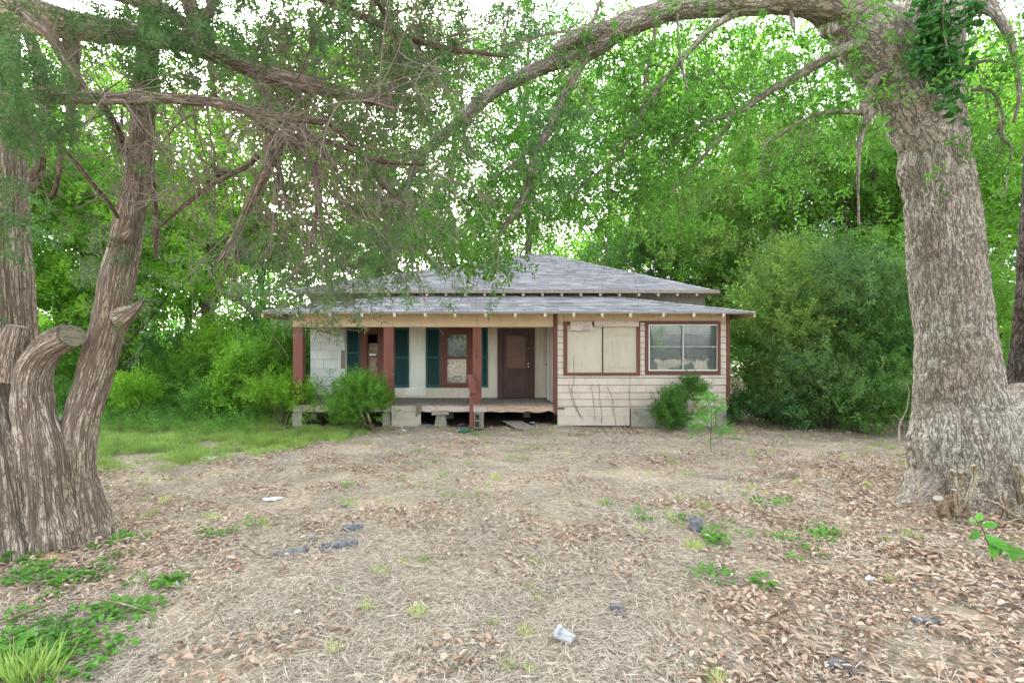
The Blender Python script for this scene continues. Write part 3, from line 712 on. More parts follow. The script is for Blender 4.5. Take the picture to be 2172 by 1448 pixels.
# foundation courses under the front room
for a, b, c, d in ((1182.5, 1335, 882.3, 866), (1182.5, 1335, 900, 882.6)):
    v = boxv(fx(a), fx(b), Y0-.02, Y0+.02, fz(c)-.02*(c > 890), fz(d), .002); Geo().add(v, BOXF).obj('skirting_board', M['cream'], house)
box('skirting_board', fx(1182.5), fx(1539), Y0-.018, Y0+.02, fz(866), fz(862.5), M['cream'], house)
box('foundation_slab', fx(1338), fx(1402), Y0-.006, Y0+.1, fz(897)-.1, fz(866.3), M['concrete'], house, .003)
box('foundation_slab', fx(1403), fx(1518), Y0+.03, Y0+.12, fz(897)-.1, fz(866.3), M['cream'], house, .003)
box('foundation_slab', fx(1519), fx(1541), Y0-.01, Y0+.1, -.1, fz(860), M['concrete'], house, .003)
box('foundation_wall', XR-.15, XR-.02, Y0+.15, 24.2, -.1, FL, M['concrete'], house)
box('side_wall', XR-.09, XR-.01, Y0+.1, YB-.02, FL, 2.95, M['cream'], house)
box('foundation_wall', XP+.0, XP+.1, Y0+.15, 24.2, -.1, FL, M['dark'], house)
box('pipe_stub', fx(1183), fx(1197), Y0-.04, Y0-.021, fz(867), fz(864), M['iron'], house)
# window 1 of the room: boarded up
wA = frame('window', fx(1195), fx(1357), fz(796), fz(682), Y0-.045, Y0+.04, .095, M['redbrown'], house, .075)
box('cover_panel', fx(1202), fx(1276.5), Y0-.018, Y0-.004, fz(791), fz(689), M['board'], wA, .003)
box('cover_panel', fx(1279), fx(1350), Y0-.018, Y0-.004, fz(791), fz(689), M['board'], wA, .003)
box('mullion', fx(1276.6), fx(1278.9), Y0-.03, Y0-.003, fz(791), fz(690), M['iron'], wA)
box('batten', fx(1283), fx(1348), Y0-.03, Y0-.019, fz(711.5), fz(708.5), M['board'], wA, .002)
box('batten', fx(1283), fx(1348), Y0-.03, Y0-.019, fz(779), fz(776), M['board'], wA, .002)
box('loose_board', fx(1209), fx(1254.5), Y0-.075, Y0-.047, fz(701.5), fz(682), M['fascia'], wA, .004)
box('loose_board', fx(1260), fx(1353), Y0-.07, Y0-.047, fz(692.5), fz(681.5), M['fascia'], wA, .004)
# window 2: aluminium sliding window, cloth behind
wB = frame('window', fx(1368), fx(1527), fz(793.5), fz(681), Y0-.045, Y0+.04, .078, M['redbrown'], house, .085)
wf = frame('window_frame', fx(1375), fx(1522), fz(786), fz(688), Y0-.03, Y0+.035, .028, M['white'], wB)
M['alu'] = plain('aluminium', (.45, .46, .46), .4, .15, 6, metal=.3)
box('mullion', fx(1446.6), fx(1449.2), Y0-.034, Y0+.03, fz(784), fz(690), M['alu'], wB)
for a, b in ((1377.5, 1446.2), (1449.6, 1519.5)):
    for c, d in ((690.5, 734), (736.2, 783.5)):
        box('pane', fx(a), fx(b), Y0+.0, Y0+.004, fz(d), fz(c), M['glass'], wB)
    box('rail', fx(a), fx(b), Y0-.018, Y0+.02, fz(735.8), fz(734.4), M['alu'], wB)
t = NT('grey_curtain'); tc = t.n('TexCoord'); wv = t.n('TexWave'); wv.inputs['Scale'].default_value = 1.1; wv.inputs['Distortion'].default_value = 3; t.l(tc.outputs['Object'], wv.inputs[0])
nn = t.noise(tc.outputs['Object'], 2, 4); cc = t.mix(nn, (.34, .36, .355), (.60, .62, .61)); t.bsdf(cc, .85, wv.outputs['Fac'], .03); M['curtain'] = t.m
for a, b in ((1373, 1447), (1447.5, 1523)): box('curtain', fx(a), fx(b), Y0+.06, Y0+.07, fz(789), fz(686), M['curtain'], wB)
for a, b, c in ((1378, 1446, 711), (1450, 1514, 710), (1378, 1446, 760.5), (1450, 1515, 758)): box('blind_rail', fx(a), fx(b), Y0+.045, Y0+.056, fz(c+.7), fz(c-.6), M['greywood'], wB)
# floor: rim boards, deck boards, piers
for a, b, m in ((621, 698, 'fascia'), (698.3, 831, 'fascia'), (831.4, 935, 'fascia'), (935.4, 1032, 'fascia'), (1032.4, 1174, 'rotwood')):
    g = Geo(); n = 14; xs1 = np.linspace(fx(a), fx(b), n); lo = fz(873)+RNG.uniform(-.012, .012, n)*(2.2 if m == 'rotwood' else 1); hi = fz(857.5)+RNG.uniform(-.003, .003, n)
    for q in range(n-1):
        v = boxv(xs1[q], xs1[q+1], Y0-.0, Y0+.04, 0, 1); v[[0, 3], 2] = lo[q]; v[[1, 2], 2] = lo[q+1]; v[[4, 7], 2] = hi[q]; v[[5, 6], 2] = hi[q+1]
        g.add(v, BOXF)
    g.obj('rim_board', M[m], house)
nb = 58; bwid = (XP-.05-fx(618))/nb
dm = Geo().add(boxv(0, bwid-.009, -.03, YB-Y0-.01, -.028, 0), BOXF).mesh('floor_board', M['deck'])
for k in range(nb):
    o = bpy.data.objects.new('floor_board', dm); COL.objects.link(o); o.parent = house
    o.location = Vector((fx(618)+k*bwid, Y0+RNG.uniform(-.025, .006), FL+RNG.uniform(-.006, .004)))-Vector(HL); o.rotation_euler = (RNG.uniform(-.003, .003), 0, RNG.uniform(-.006, .006))
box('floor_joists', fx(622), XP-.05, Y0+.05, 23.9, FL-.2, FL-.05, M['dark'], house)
box('concrete_pier', fx(621), fx(640.5), Y0-.02, Y0+.3, -.1, fz(873.5), M['concrete'], house, .004)
box('concrete_pier', fx(660, YB), fx(674, YB), YB-.1, YB+.25, -.1, fz(871, YB), M['concrete'], house, .004)
box('concrete_pier', fx(811), fx(828), Y0+.02, Y0+.3, -.1, fz(876), M['concrete'], house, .004)
box('concrete_pier', fx(946, 14.2), fx(962, 14.2), 14.1, 14.4, -.1, FL-.2, M['concrete'], house, .01)
box('concrete_pier', fx(1110, 14.4), fx(1124, 14.4), 14.3, 14.6, -.1, FL-.2, M['concrete'], house, .01)
v = boxv(fx(926), fx(944), Y0-.12, Y0+.2, -.1, fz(878)); v[:4, 0] += np.array([-.07, .07, .07, -.07]); Geo().add(v, BOXF).obj('concrete_pier', M['block'], house)
v = boxv(fx(917), fx(952), Y0-.16, Y0+.2, fz(878), fz(870), .012); Geo().add(v, BOXF).obj('pier_cap', M['greywood'], house)
# board skirt beside the bush
for k, (c, d) in enumerate(((873, 860.5), (889, 873.5), (903.5, 889.5))):
    box('skirting_board', fx(831), fx(893)-.0, Y0-.05, Y0-.025, fz(c), fz(d), M['board'], house, .004)
# roofs: stepped shingle courses
def roof_plane(name, A, B, C, D, parent, course=.145, thick=.012, sheath=None):
    """A-B eave (left to right), D-C top; courses of shingles laid from the eave up"""
    A, B, C, D = map(np.array, (A, B, C, D)); n = max(2, int(round(max(np.linalg.norm((D-A)[1:]), np.linalg.norm((C-B)[1:]), np.linalg.norm(((D+C)/2-(A+B)/2)))/course)))
    nrm = np.cross(B-A, (D if np.linalg.norm(D-A) > .01 else C)-A); nrm = nrm/np.linalg.norm(nrm); nrm = nrm if nrm[2] > 0 else -nrm
    g = Geo()
    for k in range(n):
        t0, t1 = k/n, min(1, (k+1.15)/n); p0, p1 = A+(D-A)*t0, B+(C-B)*t0; q0, q1 = A+(D-A)*t1, B+(C-B)*t1
        L = np.linalg.norm(p1-p0); m = max(1, int(L/.32)); off = RNG.uniform(0, .9)
        for s in range(m):
            u0, u1 = s/m, (s+1)/m-.006/max(L, .1)
            u0 = min(1, max(0, u0+(off-.5)/m*(s > 0))); u1 = min(1, u1+(off-.5)/m*(s < m-1)); 
            if u1 <= u0: continue
            j = RNG.uniform(-.003, .003); jt = RNG.uniform(0, .006)
            a, b, c, d = p0+(p1-p0)*u0, p0+(p1-p0)*u1, q0+(q1-q0)*u1, q0+(q1-q0)*u0
            up = nrm*(thick*1.7+jt); lo = nrm*.001
            v = np.array([a+up, b+up, c+nrm*.004, d+nrm*.004, a+lo, b+lo])
            g.add(v, np.array([[0, 1, 2, 3], [4, 5, 1, 0]]))
    o = g.obj(name, M['shingle'], parent); o['kind'] = 'stuff'; return o
def slab(name, pts, th, mat, parent):
    pts = np.array(pts); n = len(pts); lo = pts-np.array([0, 0, th]); g = Geo(); i = np.arange(n)
    g.v.append(np.vstack([pts, lo])); g.a.append(np.zeros((2*n, 4))); g.n = 2*n
    g.f.append(np.array([list(range(n))])); g.f.append(np.array([list(range(2*n-1, n-1, -1))])); g.f.append(np.stack([i, i+n, (i+1) % n+n, (i+1) % n], 1))
    return g.obj(name, mat, parent)
M['soffit'] = paint('soffit_boards', (.42, .34, .25), peel=.66, dirt=.5)
E1 = 12.22; ez = fz(661.5, E1); A = (-5.38, E1, ez); B = (7.02, E1, ez-.02); tz = fz(624, YB-.02); C = (3.15, YB-.02, tz); D = (-1.95, YB-.02, tz)
A2 = (-5.38, YB+.3, ez); B2 = (7.02, YB+.3, ez-.02)
lr = slab('lower_roof', [A, B, C, D], .03, M['soffit'], house)
roof_plane('shingles', A, B, C, D, lr)
slab('roof_side', [A, D, (-5.38, YB-.02, ez)], .028, M['soffit'], house)
roof_plane('shingles', (-5.38, YB-.02, ez), A, D, D, lr); roof_plane('shingles', B, (7.02, YB-.02, ez), C, C, lr)
slab('roof_side', [B, (7.02, YB-.02, ez), C], .028, M['soffit'], house)
slab('roof_side', [(6.6, YB-.02, ez+.05), (7.02, YB-.02, ez), (7.02, 24.6, ez), (6.6, 24.6, ez+.05)], .03, M['soffit'], house)
# eave trims
g = Geo(); g.add(boxv(A[0], B[0], E1-.02, E1-.001, ez-.045, ez+.006), BOXF); g.obj('eave_trim', M['greywood'], house)
box('barge_board', 6.99, 7.03, E1+.002, YB+.2, ez-.13, ez-.032, M['tan'], house); box('barge_board', -5.40, -5.36, E1+.002, YB+.2, ez-.13, ez-.032, M['tan'], house)
E2 = 13.6; e2 = fz(617, E2); a, b = (-5.10, E2, e2+.03), (6.82, E2, e2-.03); rY = 19.1; rz = fz(541, rY)
c, d = (fx(1166, rY), rY, rz), (fx(1120, rY), rY, rz); a3, b3 = (-5.10, 24.6, e2), (6.82, 24.6, e2)
ur = slab('upper_roof', [a, b, c, d], .04, M['soffit'], house)
roof_plane('shingles', a, b, c, d, ur)
slab('roof_side', [a, d, a3], .04, M['soffit'], house); slab('roof_side', [b, b3, c], .04, M['soffit'], house); slab('roof_side', [a3, d, c, b3], .04, M['soffit'], house)
roof_plane('shingles', a3, a, d, d, ur); roof_plane('shingles', b, b3, c, c, ur)
for (p, q) in ((a, d), (b, c), (A, D), (B, C), (d, c)):      # hip caps
    p, q = np.array(p), np.array(q); L = np.linalg.norm(q-p); n = int(L/.14)
    g = Geo(); dv = (q-p)/L; sx = np.cross(dv, [0, 0, 1]); sx /= np.linalg.norm(sx)
    for k in range(n):
        o0, o1 = p+dv*L*k/n, p+dv*L*(k+1.1)/n; o0 = o0+[0, 0, .035]; o1 = o1+[0, 0, .022]
        w = .11; dz = np.array([0, 0, -.035]); v = np.array([o0-sx*w+dz, o0, o0+sx*w+dz, o1+sx*w+dz, o1, o1-sx*w+dz]); g.add(v, np.array([[0, 1, 4, 5], [1, 2, 3, 4]]))
    o = g.obj('hip_caps', M['shingle'], lr if p[1] < 13 else ur); o['kind'] = 'stuff'
g = Geo(); 
box('eave_trim', a[0], b[0], E2-.02, E2-.001, e2-.06, e2+.03, M['greywood'], house)
rt = Geo().add(boxv(-.03, .03, 0, .42, -.125, 0), BOXF); v = rt.v[0]; v[[0, 1], 2] += .035; v[:, 2] += v[:, 1]*.33; rtm = rt.mesh('rafter_tail', M['cream'])
for px in (632, 700, 768, 837, 902, 965, 1030, 1093, 1156, 1217, 1277, 1337, 1407, 1471, 1534):
    o = bpy.data.objects.new('rafter_tail', rtm); COL.objects.link(o); o.parent = house; o.location = Vector((fx(px, E1), E1-.035, ez-.035+RNG.uniform(-.004, .004)))-Vector(HL)
rtm2 = rtm.copy(); rtm2.materials[0] = M['board']
for px in range(700, 1520, 41):
    o = bpy.data.objects.new('rafter_tail', rtm2); COL.objects.link(o); o.parent = house; o.location = Vector((fx(px, E2), E2+.02, e2-.045))-Vector(HL)
# hand rail post and rail of the missing steps
hrail = empty('hand_rail', (fx(1000, 12.2), 12.2, 0), 'red brown hand rail and thin post standing in front of the numbered porch post', 'hand rail')
box('rail_post', fx(996, 12.2), fx(1004, 12.2), 12.16, 12.25, -.1, fz(832, 12.2), M['postred'], hrail, .003)
v = boxv(-.075, .075, -.08, .62, -.02, .02); R = euler_m(math.radians(38), 0, math.radians(9)); v = v@R.T+np.array([fx(1002.5, 12.2), 12.14, fz(829, 12.2)]); Geo().add(v, BOXF).obj('rail_board', M['postred'], hrail)
v = boxv(-.07, .07, -.0, .03, -.28, .0); v = v+np.array([fx(1002.5, 12.1), 12.08, fz(808, 12.1)]); Geo().add(v, BOXF).obj('rail_end', M['postred'], hrail)
# cinder block
cb = Geo(); bx0, bx1 = fx(1005, 12.5), fx(1014, 12.5); by0 = 12.36; bz0, bz1 = .0, fz(874, 12.5)
for q in (boxv(bx0-.0, bx0+.03, by0, by0+.19, bz0, bz1), boxv(bx1+.03, bx1+.06, by0, by0+.19, bz0, bz1), boxv(bx0+.03, bx1+.03, by0, by0+.19, bz0, bz0+.035), boxv(bx0+.03, bx1+.03, by0, by0+.19, bz1-.035, bz1), boxv(bx0+.03, bx1+.03, by0, by0+.19, (bz0+bz1)/2-.018, (bz0+bz1)/2+.018), boxv(bx0+.03, bx1+.03, by0+.16, by0+.188, bz0+.035, bz1-.035)): cb.add(q, BOXF)
tag(cb.obj('cinder_block', M['block'], None, False, ((bx0+bx1)/2, by0, 0)), 'grey hollow cinder block on end under the porch edge behind the hand rail post', 'cinder block')
cb = Geo(); cb.add(boxv(fx(1014, 12.5)+.066, fx(1026, 12.5), 12.37, 12.56, 0, fz(874, 12.5), .003), BOXF)
tag(cb.obj('concrete_block', M['block'], None, False, (fx(1020, 12.5), 12.4, 0)), 'solid concrete block standing right beside the hollow cinder block', 'concrete block')
# dirt under the porch
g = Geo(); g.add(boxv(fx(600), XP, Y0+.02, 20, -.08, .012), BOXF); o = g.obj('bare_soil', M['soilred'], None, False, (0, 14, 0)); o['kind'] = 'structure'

def plank(name, px0, py0, px1, py1, Yv, w, th, mat, label, cat, z=None, bendz=0):
    """board between two ground points"""
    pass
def laid(name, p0, p1, w, th, mat, label, cat, group=None):
    p0, p1 = np.array(p0, float), np.array(p1, float); d = p1-p0; L = np.linalg.norm(d); d /= L; s = np.cross(d, [0, 0, 1.]); s /= np.linalg.norm(s)+1e-9; n = np.cross(s, d)
    c = boxv(0, L, -w/2, w/2, 0, th, .004); v = p0+c[:, :1]*d+c[:, 1:2]*s+c[:, 2:]*n
    return tag(Geo().add(v, BOXF).obj(name, mat, None, False, tuple(p0)), label, cat, group)
def g3(px, py, dz=0): X, Y = GP(px, py); return np.array([X, Y, gz1(X, Y)+dz])
laid('leaning_board', g3(884, 904), (fx(890, 12.45), 12.45, fz(857, 12.45)), .12, .03, M['greywood'], 'short grey board leaning upright on the porch edge beside the white skirting', 'board')
for k, (a, b) in enumerate((((1068, 893), (1110, 908)), ((1080, 891), (1122, 907)), ((1092, 890), (1133, 906)))):
    pass
ps = empty('plank_panel', (fx(1095, 12.4), 12.5, .05), 'grey weathered panel of planks lying half under the porch near the door', 'plank panel')
for k in range(4):
    p0 = np.array([fx(1066+k*9, 12.9), 12.95, .10]); p1 = np.array([fx(1098+k*12, 12.0), 12.05, .03]); d = p1-p0; L = np.linalg.norm(d); d /= L; s_ = np.array([1, 0, 0.]); n_ = np.cross(s_, d); n_ = n_ if n_[2] > 0 else -n_
    c = boxv(0, L, 0, .125, 0, .02, .004); v = p0+c[:, :1]*d+c[:, 1:2]*s_+c[:, 2:]*n_; Geo().add(v, BOXF).obj('plank', M['greywood'], ps)
laid('fallen_board', g3(872, 912, .02), g3(912, 905, .03), .11, .03, M['greywood'], 'grey broken board lying on the ground below the leaning board', 'board')
laid('fallen_board', g3(906, 905, .02), g3(952, 905, .03), .07, .03, M['raw_wood'], 'reddish splintered board on the ground before the flared pier', 'board')
laid('fallen_board', g3(880, 918, .01), g3(893, 906, .05), .09, .03, M['greywood'], 'short mossy board end lying left of the splintered board', 'board')
# rubbish under the porch
M['bluebag'] = plain('blue_plastic', (.10, .16, .35), .4, .4, 12); M['whitebag'] = plain('white_plastic', (.6, .62, .66), .35, .3, 12); M['blackbag'] = plain('black_plastic', (.012, .016, .028), .25, .4, 8, spec=.6); M['tealcloth'] = plain('teal_cloth', (.03, .16, .11), .8, .4, 9)
def lump(name, c, sx, sy, sz, mat, label, cat, seed=0, group=None, n=14, amp=.35, ang=0, facet=True):
    u = np.linspace(0, 2*PI, n*2, endpoint=False); w = np.linspace(-PI/2, PI/2, n); U, Wv = np.meshgrid(u, w)
    d = np.stack([np.cos(U)*np.cos(Wv), np.sin(U)*np.cos(Wv), np.sin(Wv)], -1).reshape(-1, 3)
    r = 1+amp*fbm(d*2.2+seed*3.1, 3, seed); v = d*r[:, None]*np.array([sx, sy, sz]); v = rotz(v, ang); v[:, 2] = np.maximum(v[:, 2], -sz*.3); v = v+np.array(c)
    i = np.arange(n-1)[:, None]*2*n; j = np.arange(2*n)[None, :]; j2 = (j+1) % (2*n)
    f = np.stack([i+j, i+j2, i+2*n+j2, i+2*n+j], -1).reshape(-1, 4)
    g = Geo().add(v, f); o = g.obj(name, mat, None, not facet, tuple(c)); return tag(o, label, cat, group)
for (px, py, Yv, sx, sz, m, lab, cat) in (
    (908, 902, None, .09, .05, 'bluebag', 'crumpled blue plastic bag left of the flared pier', 'bag'),
    (976, 900, 12.9, .12, .06, 'bluebag', 'blue and dark plastic bag in the gap right of the flared pier', 'bag'),
    (984, 894, 13.2, .10, .03, 'whitebag', 'white scrap lying on the bag right of the flared pier', 'scrap'),
    (856, 912, None, .08, .03, 'whitebag', 'bluish white wrapper before the white skirting boards', 'wrapper'),
    (953, 914, None, .07, .02, 'whitebag', 'pale wrapper at the end of the splintered board', 'wrapper'),
    (1044, 897, 12.75, .07, .04, 'whitebag', 'small white wrapper under the porch right of the concrete block', 'wrapper'),
    (1104, 891, 13.1, .14, .06, 'whitebag', 'crumpled white bag above the plank panel', 'bag'),
    (1129, 892, 13.2, .08, .03, 'whitebag', 'thin white scrap right of the crumpled bag above the planks', 'scrap'),
    (1170, 885, 13.6, .22, .16, 'dark', 'dark rounded lump in the far right corner under the porch', 'rubble'),
    (985, 909, None, .16, .07, 'tealcloth', 'crumpled teal cloth on the ground left of the hand rail post', 'cloth'),
    (440, 968, None, .14, .03, 'whitebag', 'grey flat scrap on the dead grass left of the yard', 'scrap'),
    (209+450, 909, None, .07, .03, 'whitebag', 'pale blue scrap in the grass before the corner pier', 'scrap'),
    (1797, 917, None, .07, .06, 'whitebag', 'small white litter at the foot of the thicket', 'wrapper'),
    (577, 1056, None, .11, .02, 'whitebag', 'flat white scrap in the middle left of the yard', 'scrap'),
    (2108, 1390, None, .03, .012, 'whitebag', 'pale blue scrap in the right foreground corner', 'scrap'),
    (681, 1382, None, .022, .012, 'whitebag', 'tiny blue white scrap in the foreground centre left', 'scrap'),
    (1144, 1431, None, .016, .014, 'concrete', 'small grey speckled pebble near the bottom edge left of the cup', 'pebble'),
    (375, 1238, None, .03, .03, 'whitebag', 'grey crumpled scrap between the weeds in the left foreground', 'scrap'),
    (1845, 1231, None, .05, .02, 'whitebag', 'grey folded paper scrap on the brown leaves at right', 'scrap'),
    (165, 1185, None, .045, .012, 'blackbag', 'small black plastic lid by the flat stone at left', 'lid')):
    Y = Yv or GY(py+4); X = (px-CX)*Y/F; lump('litter_'+cat.replace(' ', '_') if False else cat.replace(' ', '_'), (X, Y, gz1(X, Y)+.015), sx, sx*.6, sz, M[m], lab, cat, int(px), amp=.5, ang=px*.3)

# ---------------------------------------------------------------- trunks in front
def cedar_relief(flare=0, zb=0.0, lob=7, ph=0.):
    def f(bc, base, U, Sx, R, dirs):
        w = vnoise(bc*[2.2, 2.2, .8], 3)*.09
        q = bc*[15, 15, .75]+w[:, None]*15; a = 1-abs(vnoise(q, 11)); b = 1-abs(vnoise(q*[2.3, 2.3, 6]+5, 12)); fl = vnoise(bc*[3.4, 3.4, .35], 13)
        rl = np.clip(.65*a**1.6+.35*b**2, 0, 1); k = np.clip(R/.22, .25, 1)
        d = (.05*(rl-.55)+.06*fl*(1 if flare else .5))*k
        if flare:
            h = np.clip(base[:, 2]-zb, 0, 9); lobes = abs(np.sin(U*lob/2+ph+1.3*np.sin(U*2+ph)+base[:, 2]*.5))
            d = d+flare*np.exp(-h/.42)*(lobes**.7-.25)
        return d, rl
    return f
def oak_relief(flare=0, zb=0., ph=0., burls=()):
    def f(bc, base, U, Sx, R, dirs):
        w = vnoise(bc*[4, 4, 3], 23)*.06
        q = bc*[16, 16, 3.6]+w[:, None]*18; a = 1-abs(vnoise(q, 31)); b = 1-abs(vnoise(q*[2.1, 2.1, 2.3]+7, 32))
        rl = np.clip(.7*a**1.5+.3*b**1.5, 0, 1); k = np.clip(R/.3, .2, 1); d = .05*(rl-.6)*k+.03*vnoise(bc*[2, 2, 1.1], 33)*k
        if flare:
            h = np.clip(base[:, 2]-zb, 0, 9); lobes = abs(np.sin(U*2.5+ph+np.sin(U+ph)))
            d = d+flare*np.exp(-h/.45)*(lobes**.8-.2)
        for bp_, br_, ba_ in burls:
            e = np.exp(-np.sum((base-np.array(bp_))**2, 1)/br_**2); d = d+ba_*e*(1+.35*vnoise(base*14, 41))
        return d, rl
    return f
def pp_path(pts):
    """(px, py, Y, width_px) -> path, radii"""
    path = np.array([P(a, b, Y) for a, b, Y, w in pts]); rad = np.array([w/2*Y/F for a, b, Y, w in pts]); return path, rad
def limb(name, pts, mat, parent, nu=20, relief=None, dens=.03, cut=None):
    path, rad = pp_path(pts)
    if name in ('trunk', 'root'): rad = rad*path[:, 1]/np.hypot(path[:, 0], path[:, 1])   # seen from the side a round trunk looks wider
    L = np.linalg.norm(np.diff(path, axis=0), axis=1).sum(); g = Geo()
    nv = max(8, int(L/dens)); q, r = tube(g, path, rad, nu, nv, relief, True)
    o = g.obj(name, mat, parent, True); return o, q, r

cedar = empty('cedar_tree', (fx(70, 5.2), 5.2, 0), 'old cedar with several shaggy fluted trunks, a sawn-off stub and tangled dead limbs at left', 'tree')
cr = cedar_relief()
limb('trunk', [(105, 1250, 5.35, 250), (92, 1150, 5.35, 200), (70, 1060, 5.45, 165), (45, 940, 5.55, 135), (28, 800, 5.6, 125), (18, 650, 5.6, 122), (8, 500, 5.6, 115), (2, 350, 5.6, 105), (0, 200, 5.6, 90), (0, 60, 5.6, 82), (5, -150, 5.6, 75)], M['cedar_bark'], cedar, 170, cedar_relief(.09, 0, 9), .02)
limb('trunk', [(190, 1200, 5.3, 120), (183, 1110, 5.3, 96), (174, 1050, 5.25, 76), (168, 1000, 5.22, 66), (172, 900, 5.2, 76), (202, 800, 5.2, 78), (231, 700, 5.2, 76), (250, 600, 5.2, 77), (270, 500, 5.2, 66), (287, 400, 5.2, 60), (299, 300, 5.2, 56), (306, 200, 5.2, 54), (314, 80, 5.2, 52), (322, -60, 5.2, 48), (330, -250, 5.2, 42)], M['cedar_bark'], cedar, 150, cedar_relief(.03, 0, 6, 1.), .02)
limb('trunk', [(120, 1260, 5.1, 170), (110, 1150, 5.08, 135), (100, 1060, 5.05, 112), (92, 960, 5.0, 108), (76, 880, 5.0, 92), (72, 820, 4.98, 84), (82, 775, 4.95, 78), (108, 738, 4.9, 70), (150, 714, 4.85, 64)], M['cedar_bark'], cedar, 150, cedar_relief(.08, 0, 8, 2.), .016)
limb('trunk', [(26, 1290, 5.0, 270), (22, 1170, 5.0, 225), (10, 1090, 5.0, 185), (2, 1000, 4.95, 160), (-12, 900, 5.0, 110), (-30, 780, 5.1, 70), (-40, 700, 5.15, 40)], M['cedar_bark'], cedar, 160, cedar_relief(.13, 0, 11, .5), .018)
limb('root', [(165, 1060, 5.3, 70), (195, 1100, 5.35, 40), (235, 1107, 5.45, 14)], M['cedar_bark'], cedar, 60, cr, .02)
# sawn face of the stub
def disc(name, c, nrm, r, mat, parent, th=.012):
    g = Geo(); n_ = np.array(nrm, float); n_ /= np.linalg.norm(n_); c = np.array(c, float); tube(g, [c-n_*th, c+n_*th*.5], [r, r*.98], 28, 3); return g.obj(name, mat, parent)
t = NT('sawn_wood'); tc = t.n('TexCoord'); wv = t.n('TexWave'); wv.wave_type = 'RINGS'; wv.rings_direction = 'SPHERICAL'; wv.inputs['Scale'].default_value = 9; wv.inputs['Distortion'].default_value = 2.5
nn = t.noise(tc.outputs['Object'], 9, 4); t.l(tc.outputs['Object'], wv.inputs[0]); cc = t.mix(nn, (.10, .10, .07), (.20, .20, .145)); cc = t.mix(t.ramp(wv.outputs['Fac'], [(0, 0), (.4, .35)]), cc, (.24, .19, .13)); ck = t.noise(t.mapping(tc.outputs['Object'], (3, 3, 14)), 1.2, 4, .7); cc = t.mix(t.ramp(ck, [(.47, 0), (.5, .85), (.53, 0)]), cc, (.03, .025, .02)); t.bsdf(cc, .9, nn, .012); M['sawn'] = t.m
disc('sawn_face', P(154, 712, 4.83), P(152, 713, 4.82)-P(110, 736, 4.9)+np.array([.0, -.10, 0]), .112, M['sawn'], cedar, .02)
limb('broken_stub', [(22, 800, 5.0, 60), (28, 750, 4.95, 48), (34, 715, 4.9, 44), (40, 692, 4.9, 34)], M['cedar_bark'], cedar, 60, cr, .01)
limb('branch_stub', [(258, 672, 5.15, 40), (276, 662, 5.08, 26), (290, 652, 5.02, 15), (302, 636, 5.0, 4)], M['cedar_bark'], cedar, 40, cr, .008)
limb('branch_stub', [(262, 505, 5.1, 18), (268, 500, 5.0, 14), (280, 488, 4.95, 8)], M['cedar_bark'], cedar, 20, cr, .01)
CB = {}
def cl(key, name, pts, mat='cedar_bark', nu=30, dens=.03, rel=True):
    o, q, r = limb(name, pts, M[mat], cedar, nu, cr if rel else None, dens); CB[key] = (q, r); return o
cl('h', 'limb', [(-30, 200, 4.6, 24), (40, 203, 4.55, 24), (100, 206, 4.5, 24), (170, 207, 4.45, 26), (260, 210, 4.4, 22), (340, 209, 4.4, 22), (410, 213, 4.4, 20), (480, 222, 4.45, 20), (540, 240, 4.5, 17), (600, 248, 4.5, 17), (660, 256, 4.55, 14), (712, 262, 4.6, 9)])
cl('big', 'limb', [(-60, 20, 4.9, 60), (60, 35, 4.8, 62), (180, 60, 4.8, 52), (300, 74, 4.8, 40), (400, 92, 4.8, 40), (470, 120, 4.8, 38), (560, 155, 4.75, 36), (640, 178, 4.7, 32), (720, 198, 4.7, 27), (790, 212, 4.7, 24), (829, 218, 4.7, 20)])
disc('torn_end', P(830, 218, 4.69), P(860, 224, 4.66)-P(800, 213, 4.7), .048, M['raw_wood'], cedar, .02)
limb('torn_strip', [(778, 212, 4.62, 8), (805, 217, 4.61, 9), (832, 222, 4.6, 8)], M['raw_wood'], cedar, 10, None, .05)
cl('f1', 'branch', [(392, -30, 4.8, 30), (405, 20, 4.8, 28), (418, 60, 4.8, 24), (428, 95, 4.8, 22)])
cl('f2', 'branch', [(460, -30, 4.7, 16), (446, 20, 4.75, 16), (428, 50, 4.8, 16)], nu=16)
cl('d1', 'branch', [(0, -20, 4.3, 16), (60, 40, 4.3, 18), (110, 80, 4.3, 20), (140, 130, 4.35, 22), (165, 175, 4.4, 22), (180, 205, 4.45, 22)], nu=20)
cl('v1', 'branch', [(600, 245, 4.55, 16), (605, 280, 4.6, 18), (575, 300, 4.6, 20), (568, 350, 4.6, 18), (545, 400, 4.65, 17), (520, 450, 4.65, 14), (500, 495, 4.65, 12), (480, 530, 4.65, 10), (462, 556, 4.65, 7)], 'cedar_bark', 16)
cl('v2', 'branch', [(520, 230, 4.5, 12), (560, 265, 4.5, 14), (600, 290, 4.5, 16), (625, 300, 4.5, 10), (660, 345, 4.5, 9), (672, 400, 4.5, 8), (668, 470, 4.5, 8), (655, 520, 4.5, 8), (640, 555, 4.5, 6), (615, 590, 4.5, 4)], 'cedar_bark', 12)
cl('v3', 'branch', [(598, 290, 4.5, 12), (588, 320, 4.5, 11), (592, 360, 4.5, 9), (600, 400, 4.5, 8), (612, 430, 4.5, 5)], 'cedar_dead', 10)
cl('v4', 'branch', [(548, 330, 4.55, 10), (520, 355, 4.5, 9), (490, 370, 4.5, 7), (430, 405, 4.5, 6), (350, 470, 4.5, 5), (330, 490, 4.5, 3)], 'cedar_dead', 8)
